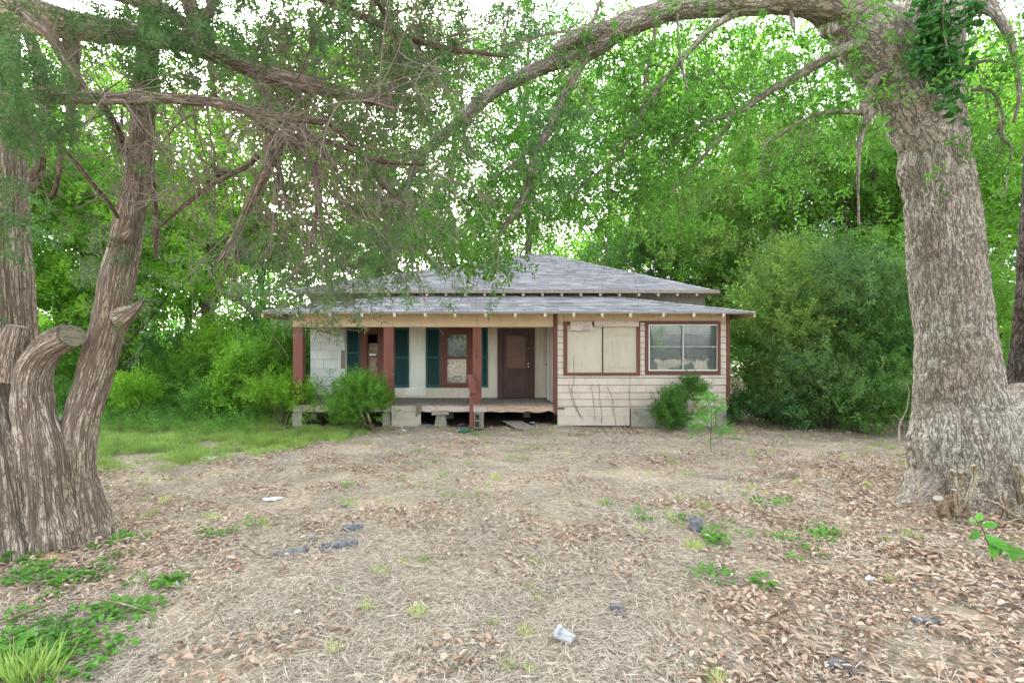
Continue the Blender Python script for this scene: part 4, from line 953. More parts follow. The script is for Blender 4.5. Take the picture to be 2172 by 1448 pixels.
cl('s1', 'dead_snag', [(40, 210, 5.2, 14), (48, 250, 5.2, 18), (70, 290, 5.2, 20), (85, 340, 5.2, 20), (72, 380, 5.2, 16), (66, 410, 5.2, 10)], 'cedar_dead', 14)
cl('s2', 'dead_snag', [(60, 70, 4.9, 18), (80, 130, 4.9, 22), (92, 190, 4.9, 22), (96, 250, 4.9, 14), (100, 300, 4.9, 8)], 'cedar_bark', 16)
cl('s3', 'dead_snag', [(150, 60, 5.1, 28), (152, 120, 5.1, 28), (150, 200, 5.1, 20), (152, 260, 5.1, 14), (162, 300, 5.1, 6)], 'cedar_bark', 20)
cl('s4', 'branch', [(88, 250, 4.6, 8), (130, 310, 4.6, 8), (180, 370, 4.7, 7), (230, 430, 4.8, 6), (250, 462, 4.9, 6)], 'cedar_dead', 8)
cl('s5', 'branch', [(216, 220, 4.7, 14), (240, 260, 4.7, 13), (255, 290, 4.8, 12), (272, 330, 4.9, 8)], 'cedar_dead', 10)
cl('s6', 'dead_snag', [(322, 320, 5.1, 6), (325, 400, 5.0, 9), (331, 470, 5.0, 10), (330, 530, 5.0, 6), (333, 552, 5.0, 3)], 'cedar_dead', 8)
cl('s7', 'branch', [(110, 250, 4.9, 10), (130, 310, 4.9, 7), (118, 400, 4.9, 6), (105, 420, 4.9, 5)], 'cedar_dead', 8)
cl('t1', 'limb', [(-20, -60, 4.4, 34), (120, -30, 4.5, 30), (250, -10, 4.6, 26), (360, 30, 4.7, 24), (440, 90, 4.75, 20)], 'cedar_bark', 20)
cl('u1', 'branch', [(620, -40, 4.4, 12), (700, 5, 4.45, 13), (800, 50, 4.5, 12), (880, 85, 4.55, 11), (960, 105, 4.6, 9), (1080, 120, 4.7, 6)], 'cedar_dead', 10)
cl('u2', 'branch', [(780, -30, 4.6, 12), (820, 40, 4.6, 10), (845, 110, 4.6, 6), (850, 180, 4.6, 4)], 'cedar_dead', 8)
cl('u3', 'branch', [(700, 262, 4.6, 8), (770, 330, 4.65, 7), (820, 400, 4.7, 7), (870, 440, 4.75, 4)], 'cedar_dead', 8)
cl('u4', 'branch', [(640, 290, 4.5, 8), (700, 300, 4.5, 7), (800, 340, 4.5, 6), (900, 350, 4.6, 4)], 'cedar_dead', 8)
# tangle of dead twigs hanging from the limbs
tw = Geo(); ends = []
def spawn(key, n, dmean, L0, L1, r=.0055, depth=2, ns=5, dr=-.06, t0=0., spread=.45, store=True, g=None):
    q, rr = CB[key]
    for k in range(n):
        i = int(len(q)*RNG.uniform(t0, 1)); i = min(i, len(q)-1)
        if CY-(q[i][2]-CH)*F/q[i][1] > 440: continue
        d = np.array(dmean)+RNG.normal(size=3)*spread
        e = grow_twig(tw if g is None else g, q[i], d, RNG.uniform(L0, L1), r*RNG.uniform(.6, 1.3), depth, ns, dr)
        if store: ends.extend(e)
spawn('h', 34, (.35, .1, -.8), .7, 1.9, .007, 2, 6, -.02, .35)
spawn('h', 16, (.1, .0, .4), .4, .9, .005, 2, 5, -.05, 0)
spawn('big', 34, (.4, .1, -.7), .7, 1.7, .007, 2, 6, -.03, .4)
spawn('big', 20, (.3, .0, .6), .5, 1.2, .005, 2, 5, -.05, .1)
spawn('v1', 16, (.5, .0, -.4), .4, 1.2, .005, 2, 5)
spawn('v2', 26, (.4, .1, -.5), .5, 1.3, .005, 2, 5, -.05)
spawn('v4', 10, (-.2, 0, -.6), .4, .9, .004, 2, 4)
spawn('u3', 16, (.3, .1, -.6), .5, 1.2, .005, 2, 5); spawn('u4', 16, (.3, .1, -.6), .5, 1.3, .005, 2, 5)
spawn('u1', 24, (.3, .1, -.3), .5, 1.3, .005, 2, 5, -.04); spawn('u2', 18, (.1, .1, .2), .5, 1.4, .006, 2, 6, -.02, 0, .9); spawn('big', 30, (.5, .0, .9), .6, 1.5, .006, 2, 6, -.02, .3, .5); spawn('f1', 14, (.3, 0, .6), .6, 1.4, .006, 2, 6, 0, 0, .7); spawn('u1', 20, (.1, 0, .7), .5, 1.2, .006, 2, 6, 0, 0, .7); spawn('u2', 10, (.2, .1, -.5), .5, 1.1, .005, 2, 5)
for kk in ('d1', 's2', 's3', 't1', 's1', 's5'): spawn(kk, 7, (.2, 0, -.4), .35, .9, .005, 2, 4, -.04, 0, .7)
tw.obj('dead_twigs', M['twig'], cedar)['kind'] = 'stuff'
E = np.array([e[0] for e in ends]); ED = np.array([e[1] for e in ends])
EPX = E[:, 0]*F/E[:, 1]+CX; EPY = CY-(E[:, 2]-CH)*F/E[:, 1]
pr = np.where(EPY < 140, .09, 0)+np.where((EPX > 700) & (EPY < 420), .05, 0)+np.where((EPX > 560) & (EPY > 480), .18, 0)+.012
kk = (RNG.uniform(0, 1, len(E)) < pr) & (EPY < 640)
cp = [E[kk]]; cd = [ED[kk]+RNG.normal(size=(kk.sum(), 3))*.3]
def zone(px, py, Y, sx, sy, sY, n, d=(0.2, -.1, -.6), sp=.4):
    a = RNG.normal(px, sx, n); b = RNG.normal(py, sy, n); c = RNG.normal(Y, sY, n)
    pts = np.stack([(a-CX)*c/F, c, CH-(b-CY)*c/F], 1); cp.append(pts); cd.append(np.array(d)+RNG.normal(size=(n, 3))*sp)
zone(25, 110, 4.0, 45, 35, .4, 80); zone(10, 230, 3.9, 26, 50, .3, 50); zone(5, 420, 4.2, 18, 90, .3, 34); zone(120, 230, 4.3, 40, 40, .3, 40)
zone(330, 60, 4.6, 50, 40, .4, 110); zone(330, 150, 4.8, 40, 30, .3, 50); zone(180, 10, 4.4, 90, 18, .3, 50); zone(450, 60, 4.6, 50, 30, .3, 50)
zone(700, 20, 4.7, 100, 22, .4, 45); zone(850, 90, 4.8, 80, 40, .4, 60, (.3, 0, -.6)); zone(980, 30, 5, 80, 26, .4, 40, (.3, 0, -.5)); zone(1080, 80, 5.2, 50, 30, .3, 20)
zone(1170, 280, 5.3, 40, 60, .3, 30); zone(1200, 340, 5.4, 50, 50, .3, 30)
cp2, cd2 = [], []
a_ = cp; b_ = cd; cp, cd = cp2, cd2
zone(560, 560, 4.9, 60, 40, .4, 22); zone(640, 600, 4.8, 60, 25, .4, 34, (.3, 0, -.5)); zone(720, 560, 4.9, 60, 40, .4, 34, (.4, 0, -.4)); zone(700, 650, 4.8, 45, 12, .2, 16, (.2, 0, -.5))
zone(240, 540, 5.4, 40, 60, .4, 60); zone(830, 400, 4.9, 60, 60, .4, 50); zone(620, 80, 5, 110, 60, .4, 60); zone(800, 200, 5, 90, 60, .4, 60, (.3, 0, -.5)); zone(900, 300, 5.2, 60, 60, .3, 50)
zone(480, 480, 5, 110, 80, .4, 30)
scatter('cedar_foliage', 'cedar', np.concatenate(a_), .75, np.concatenate(b_), parent=cedar)
scatter('cedar_foliage', 'cedargrey', np.concatenate(cp2), .8, np.concatenate(cd2), parent=cedar)

# oak at right
oak = empty('oak_tree', (fx(2050, 6.3), 6.3, 0), 'massive grey-barked oak with a flared base and long limbs arching over the house at right', 'tree')
orl = oak_relief(); OB = {}
limb('trunk', [(2062, 1165, 6.45, 320), (2060, 1100, 6.45, 280), (2055, 1010, 6.45, 246), (2048, 930, 6.45, 230), (2038, 860, 6.5, 206), (2030, 800, 6.5, 188), (2022, 700, 6.5, 172), (2013, 600, 6.5, 170), (2003, 500, 6.5, 168), (1991, 400, 6.5, 162), (1979, 300, 6.5, 154), (1966, 215, 6.5, 154), (1962, 130, 6.5, 160), (1970, 40, 6.5, 160), (1990, -80, 6.5, 150), (2020, -300, 6.5, 130)], M['oak_bark'], oak, 300, oak_relief(.30, 0, 1.1, ((P(1912, 368, 6.55), .17, .10), (P(1925, 335, 6.3), .15, .05), (P(1930, 400, 6.3), .12, .04), (P(1925, 940, 6.6), .3, .09))), .013)
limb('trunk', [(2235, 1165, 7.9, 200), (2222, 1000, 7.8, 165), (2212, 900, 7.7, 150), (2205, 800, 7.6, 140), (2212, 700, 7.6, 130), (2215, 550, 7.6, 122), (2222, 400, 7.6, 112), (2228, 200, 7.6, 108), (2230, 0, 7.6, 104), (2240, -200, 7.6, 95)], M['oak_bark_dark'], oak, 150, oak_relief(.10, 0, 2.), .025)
limb('root', [(2080, 1000, 6.4, 130), (2135, 920, 6.75, 150), (2175, 860, 7.2, 150)], M['oak_bark'], oak, 110, orl, .02)
limb('root', [(1985, 1010, 6.5, 110), (1945, 1065, 6.35, 80), (1905, 1085, 6.25, 50), (1862, 1098, 6.15, 14)], M['oak_bark'], oak, 80, oak_relief(), .02)
limb('burl', [(1790, 40, 6.5, 40), (1770, 52, 6.45, 42), (1757, 68, 6.4, 34), (1755, 80, 6.4, 12)], M['oak_bark'], oak, 40, oak_relief(), .012)
def ol(key, name, pts, nu=40, rel=True, dens=.03):
    o, q, r = limb(name, pts, M['oak_bark'], oak, nu, orl if rel else None, dens); OB[key] = (q, r); return o
ol('main', 'limb', [(2004, 470, 6.5, 50), (1972, 320, 6.5, 94), (1938, 230, 6.5, 108), (1890, 142, 6.5, 118), (1842, 76, 6.5, 112), (1795, 32, 6.5, 92), (1740, 0, 6.3, 74), (1660, -5, 6.35, 64), (1580, 4, 6.4, 58), (1500, 10, 6.45, 50), (1430, 18, 6.5, 48), (1370, 38, 6.5, 46), (1310, 62, 6.55, 50), (1260, 95, 6.6, 52), (1215, 118, 6.6, 42), (1160, 138, 6.65, 32), (1100, 165, 6.7, 29), (1050, 193, 6.75, 27), (1005, 228, 6.8, 25), (960, 270, 6.85, 23), (925, 300, 6.9, 21), (895, 325, 6.9, 19), (877, 352, 6.95, 17), (868, 385, 7.0, 13), (850, 415, 7., 9), (820, 440, 7., 6)], 90, True, .025)
ol('b2', 'branch', [(1245, 108, 6.6, 34), (1222, 150, 6.6, 26), (1200, 195, 6.6, 22), (1175, 255, 6.6, 19), (1145, 310, 6.6, 18), (1130, 345, 6.6, 17), (1122, 385, 6.6, 15), (1105, 430, 6.6, 12), (1080, 465, 6.6, 10), (1060, 497, 6.6, 7)], 30)
ol('b3', 'branch', [(1850, 85, 6.35, 24), (1790, 104, 6.4, 21), (1730, 138, 6.5, 19), (1680, 168, 6.6, 17), (1640, 188, 6.6, 16), (1600, 215, 6.7, 13), (1560, 240, 6.7, 13), (1510, 255, 6.8, 10), (1460, 283, 6.8, 9), (1410, 318, 6.9, 7), (1380, 335, 6.9, 6), (1335, 340, 6.9, 3)], 20)
ol('b4', 'branch', [(1560, 28, 6.4, 18), (1510, 60, 6.4, 14), (1470, 100, 6.45, 12), (1430, 145, 6.5, 10), (1395, 190, 6.5, 10), (1365, 235, 6.55, 9), (1340, 285, 6.6, 8), (1305, 340, 6.6, 7), (1265, 370, 6.6, 5), (1220, 410, 6.7, 3)], 12)
ol('b5', 'branch', [(1562, 240, 6.7, 9), (1530, 285, 6.7, 7), (1490, 335, 6.7, 6), (1440, 390, 6.7, 5), (1400, 440, 6.7, 3)], 8, False)
ol('b6', 'branch', [(1905, 150, 6.3, 20), (1862, 165, 6.3, 20), (1842, 200, 6.3, 18), (1832, 232, 6.3, 18), (1845, 240, 6.25, 20), (1835, 262, 6.25, 13), (1824, 300, 6.25, 10), (1820, 380, 6.2, 6), (1822, 480, 6.2, 3)], 16)
ol('b7', 'branch', [(1838, 238, 6.3, 12), (1790, 238, 6.3, 10), (1740, 240, 6.3, 8), (1690, 262, 6.35, 6), (1650, 290, 6.4, 5), (1622, 310, 6.4, 4), (1612, 380, 6.4, 3)], 8, False)
ol('b8', 'branch', [(2010, -10, 6.4, 60), (2080, 8, 6.2, 40), (2110, 28, 6.1, 18), (2140, 75, 6., 14), (2152, 120, 6., 10), (2162, 200, 6., 8), (2150, 260, 6., 5)], 16)
ol('b9', 'branch', [(2060, 190, 6.3, 8), (2105, 195, 6.2, 7), (2125, 240, 6.2, 6), (2125, 290, 6.2, 6), (2145, 320, 6.2, 5), (2128, 420, 6.2, 3)], 8, False)
ol('b10', 'branch', [(2040, 170, 6.3, 8), (2070, 135, 6.2, 8), (2110, 130, 6.2, 6), (2160, 140, 6.2, 5)], 8, False)
ol('b11', 'branch', [(1290, 60, 6.5, 30), (1245, 72, 6.4, 34), (1205, 85, 6.4, 26), (1185, 98, 6.4, 18), (1172, 100, 6.4, 10)], 20)
ol('b12', 'branch', [(1230, 78, 6.5, 12), (1260, 40, 6.5, 8), (1275, 0, 6.5, 6), (1310, -50, 6.5, 5)], 8, False)
ol('b13', 'branch', [(1392, 40, 6.5, 9), (1385, 90, 6.5, 7), (1370, 160, 6.5, 6), (1366, 210, 6.5, 4), (1350, 280, 6.5, 3)], 8, False)
ol('b14', 'branch', [(1436, 30, 6.4, 6), (1440, 100, 6.4, 7), (1448, 150, 6.4, 6), (1462, 210, 6.4, 5), (1466, 270, 6.4, 3)], 8, False)
ol('b15', 'branch', [(1010, 230, 6.8, 8), (985, 290, 6.8, 7), (1010, 330, 6.8, 5), (1050, 360, 6.8, 4)], 8, False)
ol('b16', 'branch', [(1125, 318, 6.6, 8), (1085, 350, 6.6, 6), (1040, 385, 6.6, 5), (1010, 430, 6.6, 4), (975, 500, 6.6, 3)], 8, False)
ol('b17', 'branch', [(1677, 25, 6.3, 8), (1682, 50, 6.3, 10), (1686, 72, 6.3, 3)], 8, False)
ends = []; og = Geo()
_CB = CB; CB = OB
spawn('main', 12, (-.3, .2, .3), .4, 1.1, .005, 2, 4, -.03, .35, .6, True, og)
spawn('main', 12, (-.4, .2, -.6), .5, 1.2, .005, 2, 4, -.05, .6, .5, True, og)
spawn('b2', 26, (-.2, .2, -.5), .5, 1.3, .005, 2, 4, -.05, .2, .6, True, og)
spawn('b3', 26, (-.2, .2, -.5), .5, 1.2, .005, 2, 4, -.05, .2, .6, True, og)
spawn('b4', 22, (-.3, .1, -.4), .5, 1.2, .005, 2, 4, -.05, .2, .6, True, og)
for kk in ('b5', 'b6', 'b7', 'b9', 'b10', 'b13', 'b14', 'b15', 'b16', 'b8', 'b11', 'b12'): spawn(kk, 6, (-.15, .1, -.6), .4, 1.1, .004, 2, 3, -.06, .15, .5, True, og)
for kk, n in (('b2', 5), ('b4', 8), ('b16', 8), ('b3', 4)): spawn(kk, n, (-.05, .1, -1.), 1.0, 1.7, .004, 1, 6, -.12, .5, .16, True, og)
CB = _CB
og.obj('twigs', M['oak_twig'], oak)['kind'] = 'stuff'
E = np.array([e[0] for e in ends]); ED = np.array([e[1] for e in ends])
EPX = E[:, 0]*F/E[:, 1]+CX; EPY = CY-(E[:, 2]-CH)*F/E[:, 1]; kk = (RNG.uniform(0, 1, len(E)) < .7) & (EPY < 560-.12*np.abs(EPX-900)); a_ = [E[kk]]; b_ = [ED[kk]+RNG.normal(size=(kk.sum(), 3))*.3]
cp, cd = a_, b_
zone(900, 10, 7.5, 140, 22, .4, 70, (0, 0, -.1), .8); zone(700, 20, 8.0, 110, 30, .4, 60, (0, 0, -.1), .8); zone(1150, 25, 7.3, 60, 25, .3, 45, (0, 0, .2), .8); zone(1100, 90, 7.5, 90, 40, .4, 70, (0, 0, -.2), .8); zone(1060, 310, 7.6, 70, 60, .4, 60, (0, 0, -.3), .8); zone(960, 410, 7.6, 80, 60, .4, 90, (0, 0, -.4), .7)
zone(1000, 540, 7.2, 60, 26, .4, 75, (0, 0, -.4), .6); zone(900, 500, 7.2, 70, 50, .4, 90, (0, 0, -.4), .7); zone(850, 575, 7.0, 50, 18, .3, 36, (0, 0, -.4), .6); zone(997, 606, 7.3, 14, 10, .1, 14, (0, 0, -.5), .6); zone(1060, 560, 7.3, 26, 12, .1, 14, (.5, 0, -.2), .5); zone(800, 590, 7.3, 14, 14, .1, 14, (0, 0, -.5), .6)
zone(1500, 80, 6.9, 90, 50, .4, 50, (0, 0, -.2), .8); zone(1650, 120, 6.9, 90, 60, .4, 70, (0, 0, -.2), .8); zone(1600, 300, 7.2, 120, 70, .4, 80, (0, 0, -.3), .8); zone(1300, 400, 7.4, 90, 50, .4, 60, (0, 0, -.6), .5); zone(1200, 210, 7.6, 120, 90, .4, 90, (0, 0, -.3), .7); zone(1400, 200, 7.6, 120, 90, .4, 80, (0, 0, -.3), .7); zone(1000, 180, 7.9, 110, 80, .4, 75, (0, 0, -.3), .7)
zone(2120, 80, 6.3, 30, 60, .3, 20, (0, 0, -.2), .8)
LP = np.concatenate(a_); LD = np.concatenate(b_); LD[:, 2] += .35*(LP[:, 2]*0+1); lpx = LP[:, 0]*F/LP[:, 1]+CX; lpy = CY-(LP[:, 2]-CH)*F/LP[:, 1]
kk = lpy < np.where((lpx > 740) & (lpx < 1090), 575, 480); scatter('leaves', 'oak', LP[kk], .8, LD[kk], parent=oak)
# vine on the trunk
g = Geo(); n = 14; pos = RNG.normal(size=(n, 3))*.10; d = RNG.normal(size=(n, 3))*.5+np.array([0, -.4, -.6]); leafs(g, pos, d, .15, .11, roll=np.array([[0, -1.2, .4]]))
LM['vine'] = leaf_mat('vine_leaf', (.012, .055, .012), (.03, .10, .022), .3, rough=.45); src('vine', g.mesh('vine_leaves', LM['vine']))
vn = empty('climbing_vine', (fx(2000, 5.9), 5.9, 2.5), 'dark green broad-leaved vine hanging down the top of the oak trunk', 'vine')
pts = []
for (px, py, sx, sy, n) in ((1985, 20, 22, 25, 16), (1975, 80, 18, 25, 12), (2010, 120, 22, 30, 13), (2020, 175, 14, 25, 8), (1962, 120, 10, 14, 5), (2000, 215, 10, 8, 2), (2045, 60, 14, 30, 6)):
    for k in range(n): pts.append(P(random.gauss(px, sx), random.gauss(py, sy), random.uniform(5.75, 5.95)))
vl = scatter('leaves', 'vine', pts, .62, dirs=np.array([0, 0, 1.])+RNG.normal(size=(len(pts), 3))*.15, parent=vn)
g = Geo(); tube(g, [P(2010, -60, 5.7), P(2000, 40, 5.72), P(2012, 120, 5.72), P(2030, 200, 5.75)], [.012, .01, .008, .005], 6, 14); g.obj('stem', M['twig'], vn)

# ---------------------------------------------------------------- trees and shrubs behind
def blob_points(n, c, r, k=14, seed=0, squash=(1, 1, .8), fill=.35, flat=.5):
    """points in k leafy lumps spread over an ellipsoid, with gaps between the lumps"""
    d = RNG.normal(size=(k, 3)); d /= np.linalg.norm(d, axis=1)[:, None]; rr = RNG.uniform(fill, 1, k)**.6
    cc = np.array(c)+d*rr[:, None]*np.array(r); i = RNG.integers(0, k, n); s = np.array(r).mean()*RNG.uniform(.16, .34, k)
    p = cc[i]+RNG.normal(size=(n, 3))*s[i][:, None]*np.array([1, 1, flat]); return p, cc
TREES = 'trees standing behind and beside the house'
def bgtree(px, Y, H, R, cb, tint, n, label, tr=.16, k=26, scale=1.0, lean=0., bm='bg_bark', group=TREES, fork=False):
    X = (px-CX)*Y/F; root = empty('tree', (X, Y, 0), label, 'tree', group)
    tp = [np.array([X+lean*h+.25*math.sin(h*.5+px), Y+.2*math.cos(h*.4+px), h]) for h in np.linspace(-.1, H*.93, 8)]
    g = Geo(); tube(g, tp, np.linspace(tr, tr*.25, 8)*np.array([1.35]+[1]*7), 12, 40, None)
    ctr = np.array([X+lean*H*.6, Y, (cb+H)/2]); n = int(n*1.02); scale *= 1.08; pts, cc = blob_points(n, ctr, (R, R, (H-cb)/2), k)
    for q in cc[::2]:
        hz = max(cb*.7, q[2]-R*.9); t = min(.95, hz/(H*.93)); i = t*7; i0 = min(int(i), 6); s = tp[i0]*(1-(i-i0))+tp[i0+1]*(i-i0)
        mid = (s+q)/2+np.array([0, 0, .25*R*.3])+RNG.normal(size=3)*.2; tube(g, [s, mid, q], [tr*.42*(1-t*.6), tr*.25, tr*.07], 6, 9, None)
    g.obj('trunk', M[bm], root, True)
    pts = pts[(pts[:, 2] > .4)]
    out = pts-ctr; out[:, 2] = out[:, 2]*.3+.5; scatter('crown', 'bg_'+tint, pts, scale, out/np.linalg.norm(out, axis=1)[:, None]+RNG.normal(size=pts.shape)*.5, parent=root)
    return root
bgtree(235, 15.5, 11.5, 3.2, 2.4, 'lime', 1500, 'bright yellow-green tree seen just behind the leaning cedar trunk', .13)
bgtree(90, 14.5, 10.5, 3.0, 2.0, 'green', 1300, 'green tree filling the gap between the two cedar trunks', .12)
bgtree(-60, 19, 14, 4.5, 2.5, 'mid', 1300, 'mid-green tree at the left edge behind the shaggy cedar', .2)
bgtree(285, 21, 13, 3.6, 4.4, 'blue', 1100, 'bluish tree with a thin grey trunk right of the leaning cedar', .20)
bgtree(455, 22, 18, 4.6, 5.0, 'green', 1700, 'tall tree with a thick pale grey trunk left of the house', .34)
bgtree(400, 28, 15, 4.5, 3.0, 'mid', 1200, 'mid-green tree farther back left of the pale grey trunk', .2, scale=1.3)
bgtree(560, 25, 19, 4.8, 3.5, 'lime', 1900, 'yellow-green tree behind the left corner of the porch', .18, scale=1.2)
bgtree(180, 27, 17, 5, 3, 'green', 1300, 'tall green tree far back between the cedar trunks', .2, scale=1.3)
bgtree(690, 30, 22, 5.5, 3.5, 'mid', 2200, 'mid-green tree rising behind the left end of the roofs', .2, scale=1.3)
bgtree(830, 31, 24, 5.2, 4.5, 'green', 2300, 'green tree behind the left slope of the upper roof', .2, scale=1.3)
bgtree(960, 34, 25, 5.4, 5, 'olive', 2200, 'olive-green tree behind the roof left of the ridge', .2, scale=1.35)
bgtree(1115, 33, 25, 4.6, 8.5, 'blue', 1300, 'tall bluish tree with a bare trunk above the roof ridge', .32, scale=1.3)
bgtree(1320, 30, 8.3, 3.4, 4.2, 'blue', 420, 'low spreading tree against the sky right of the roof ridge', .14, scale=1.0)
bgtree(1055, 38, 12.5, 4.8, 4, 'green', 900, 'mid-height green tree just above the left end of the roof ridge', .2, scale=1.4)
bgtree(1215, 43, 11.5, 4.8, 3.5, 'lime', 800, 'low bright tree far behind right above the roof ridge', .2, scale=1.5)
bgtree(1400, 40, 18, 5.5, 5, 'green', 1300, 'tall green tree far behind the right slope of the upper roof', .25, scale=1.5)
bgtree(1430, 28, 9.5, 3.6, 3, 'mid', 1200, 'dense mid-green tree behind the right slope of the upper roof', .2, scale=1.2)
bgtree(1290, 40, 28, 6.5, 11, 'olive', 1500, 'thin-crowned tall tree high behind the hanging twigs', .25, scale=1.5)
bgtree(1530, 25, 12, 3.8, 3, 'green', 1500, 'green tree beyond the right end of the upper roof', .2, scale=1.15)
bgtree(1500, 33, 25, 6.2, 7, 'lime', 2000, 'tall yellow-green tree high above the right end of the house', .25, scale=1.4)
bgtree(1690, 19, 10.5, 3.2, 2.5, 'olive', 1500, 'olive yellowish tree rising out of the thicket beside the house', .16)
bgtree(1780, 27, 22, 6, 5, 'green', 2200, 'tall green tree left of the oak trunk behind the thicket', .24, scale=1.3)
bgtree(1860, 17, 9.5, 2.9, 2.2, 'green', 1400, 'bright green tree right behind the thicket beside the oak trunk', .15)
bgtree(1730, 38, 22, 6, 8, 'mid', 1000, 'far tall tree showing high between the oak limbs', .3, scale=1.6)
bgtree(2110, 16, 11, 3.0, 1.5, 'lime', 1500, 'yellow-green tree seen through the gap right of the oak trunk', .15)
bgtree(2230, 20, 15, 4.5, 2.0, 'blue', 1200, 'bluish-green tree at the right edge behind the oaks', .2)
bgtree(2050, 30, 20, 5.2, 6, 'green', 1100, 'tall far green tree high behind the oak trunk', .3, scale=1.4)
BT = 'unseen trees behind the viewer added for reflections in the glass'  # out of view, added so the window panes reflect broken foliage
for (X_, Y_, H_, R_, lab) in ((-14, -24, 14, 5, 'unseen tree behind the viewer on the left, added for reflections in the window glass'), (1, -30, 16, 6, 'unseen tree behind the viewer in the middle, added for reflections in the window glass'), (15, -25, 13, 5, 'unseen tree behind the viewer on the right, added for reflections in the window glass')):
    bgtree(X_*F/Y_+CX, Y_, H_, R_, 2.5, 'green', 900, lab, .25, scale=1.6, group=BT)
# leaning branch tree left of the house
lt = empty('leaning_tree', (fx(560, 19), 19, 0), 'thin bare tree leaning left over the undergrowth beside the porch', 'tree')
g = Geo(); tube(g, [P(575, 900, 19), P(560, 720, 19), P(530, 655, 19), (P(470, 620, 19)), P(440, 600, 19), P(395, 540, 19)], [.16, .15, .14, .12, .09, .05], 8, 30); tube(g, [P(514, 645, 19), P(500, 600, 19), P(488, 540, 19), P(470, 470, 19)], [.09, .07, .06, .03], 7, 16); g.obj('trunk', M['bg_bark'], lt, True)

def shrub(name, label, X, Y, H, R, key, n, scale, cat='shrub', group=None, k=16, stems=7, stem_r=.018, z0=.25, flat=.8, mat='twig', up=.6, rz_=None, side=None):
    root = empty(name, (X, Y, 0), label, cat, group); g = Geo(); ctr = np.array([X, Y, z0+(H-z0)*.5])
    pts, cc = blob_points(n, ctr, (R, rz_ or R, (H-z0)*.5), k, flat=flat)
    for q in cc[:stems]:
        b = np.array([X, Y, -.02])+np.array([RNG.normal()*R*.12, RNG.normal()*R*.12, 0]); m = (b*.6+q*.4)+np.array([0, 0, .12*H]); tube(g, [b, m, q], [stem_r, stem_r*.7, stem_r*.3], 6, 9, None)
    g.obj('stems', M[mat], root, True)
    pts = pts[pts[:, 2] > .03]; out = (pts-ctr)/H; out[:, 2] = out[:, 2]*.3+up
    scatter('foliage', key, pts, scale, out+RNG.normal(size=pts.shape)*.28, parent=root); return root
UG = 'shrubs and young growth left of the house'
for (px, Y, H, R, key, n, sc, lab) in (
    (590, 14.6, 2.9, .95, 'sm_green', 900, 1.3, 'tall leafy shrub touching the left side of the porch'),
    (600, 13.0, 1.15, .7, 'sm_lime', 450, 1.2, 'low bright shrub at the foot of the left porch corner'),
    (530, 14.0, 1.9, .8, 'sm_lime', 650, 1.5, 'yellow-green feathery shrub two steps left of the porch'),
    (455, 16.8, 2.4, 1.0, 'sm_lime', 750, 1.6, 'bright green upright shrub below the pale grey trunk'),
    (470, 14.2, .95, .9, 'sm_weed', 420, 1.3, 'low pale undergrowth clump in front of the bright upright shrub'),
    (390, 16.0, 1.5, 1.1, 'sm_green', 600, 1.5, 'rounded green shrub midway between cedar and porch'),
    (330, 18.0, 1.8, 1.2, 'sm_mid', 600, 1.6, 'mid-green shrub behind the small bright sapling'),
    (285, 13.6, 1.05, .42, 'sm_lime', 240, 1.3, 'small yellow-green sapling beside the black plastic heap'),
    (400, 21.5, 3.0, 1.8, 'sm_blue', 700, 2.0, 'broad bluish shrub in the back of the undergrowth'),
    (560, 21, 3.4, 1.7, 'sm_green', 800, 2.0, 'tall green shrub behind the feathery one'),
    (250, 22, 3.0, 2.0, 'sm_mid', 700, 2.0, 'dark-footed shrub behind the leaning cedar trunk'),
    (150, 17.5, 2.2, 1.4, 'sm_green', 700, 1.7, 'green shrub behind the sawn cedar stub'),
    (130, 13.8, .8, .7, 'sm_weed', 300, 1.3, 'low weeds round the dark sheet behind the cedar'),
    (40, 20, 3, 2.2, 'sm_mid', 600, 2.0, 'shrub at the left edge behind the oldest cedar trunk'),
    (640, 19, 3.4, 1.3, 'sm_mid', 600, 1.8, 'green shrub behind the porch corner post')):
    shrub('shrub', lab, (px-CX)*Y/F, Y, H, R, key, n, sc, 'shrub', UG)
TG = 'evergreen shrubs of the thicket right of the house'
for (px, Y, H, R, key, n, sc, lab) in (
    (1630, 14.2, 3.2, .9, 'sm_mid', 800, 1.3, 'dark multi-stemmed shrub close against the right corner of the house'),
    (1690, 13.3, 4.6, 1.25, 'sm_olive', 1300, 1.3, 'tall olive-tinged privet second from the house corner'),
    (1790, 13.0, 4.2, 1.25, 'sm_privet', 1500, 1.3, 'greyish-green privet in the middle of the thicket'),
    (1740, 14.6, 5.7, 1.5, 'sm_privet', 1500, 1.5, 'tallest twiggy privet at the back of the thicket'),
    (1850, 14.0, 5.4, 1.4, 'sm_mid', 1300, 1.5, 'tall green privet behind the oak side of the thicket'),
    (1880, 12.3, 2.9, 1.1, 'sm_mid', 1100, 1.2, 'leafy dark shrub next to the left side of the oak trunk'),
    (1760, 12.1, 1.9, 1.1, 'sm_privet', 1100, 1.15, 'low spreading privet at the front edge of the thicket'),
    (1680, 12.8, 2.3, .75, 'sm_privet', 700, 1.15, 'arching privet over the dark strap leaves by the house'),
    (1835, 11.75, 1.2, .75, 'sm_mid', 520, 1.1, 'low bright-tipped shrub at the front corner by the oak'),
    (1950, 13.5, 5.0, 1.5, 'sm_green', 1000, 1.5, 'green shrub mostly hidden behind the oak trunk')):
    shrub('privet_shrub', lab, (px-CX)*Y/F, Y, H, R, key, n, sc, 'shrub', TG, k=26, stems=12, stem_r=.024, z0=.15)
shrub('strap_leaf_plants', 'dark strap-leaved plants on the ground at the right house corner', fx(1610, 12.6), 12.6, .55, .8, 'sm_dark', 260, 1.6, 'plant', None, stems=0+3, up=.3)
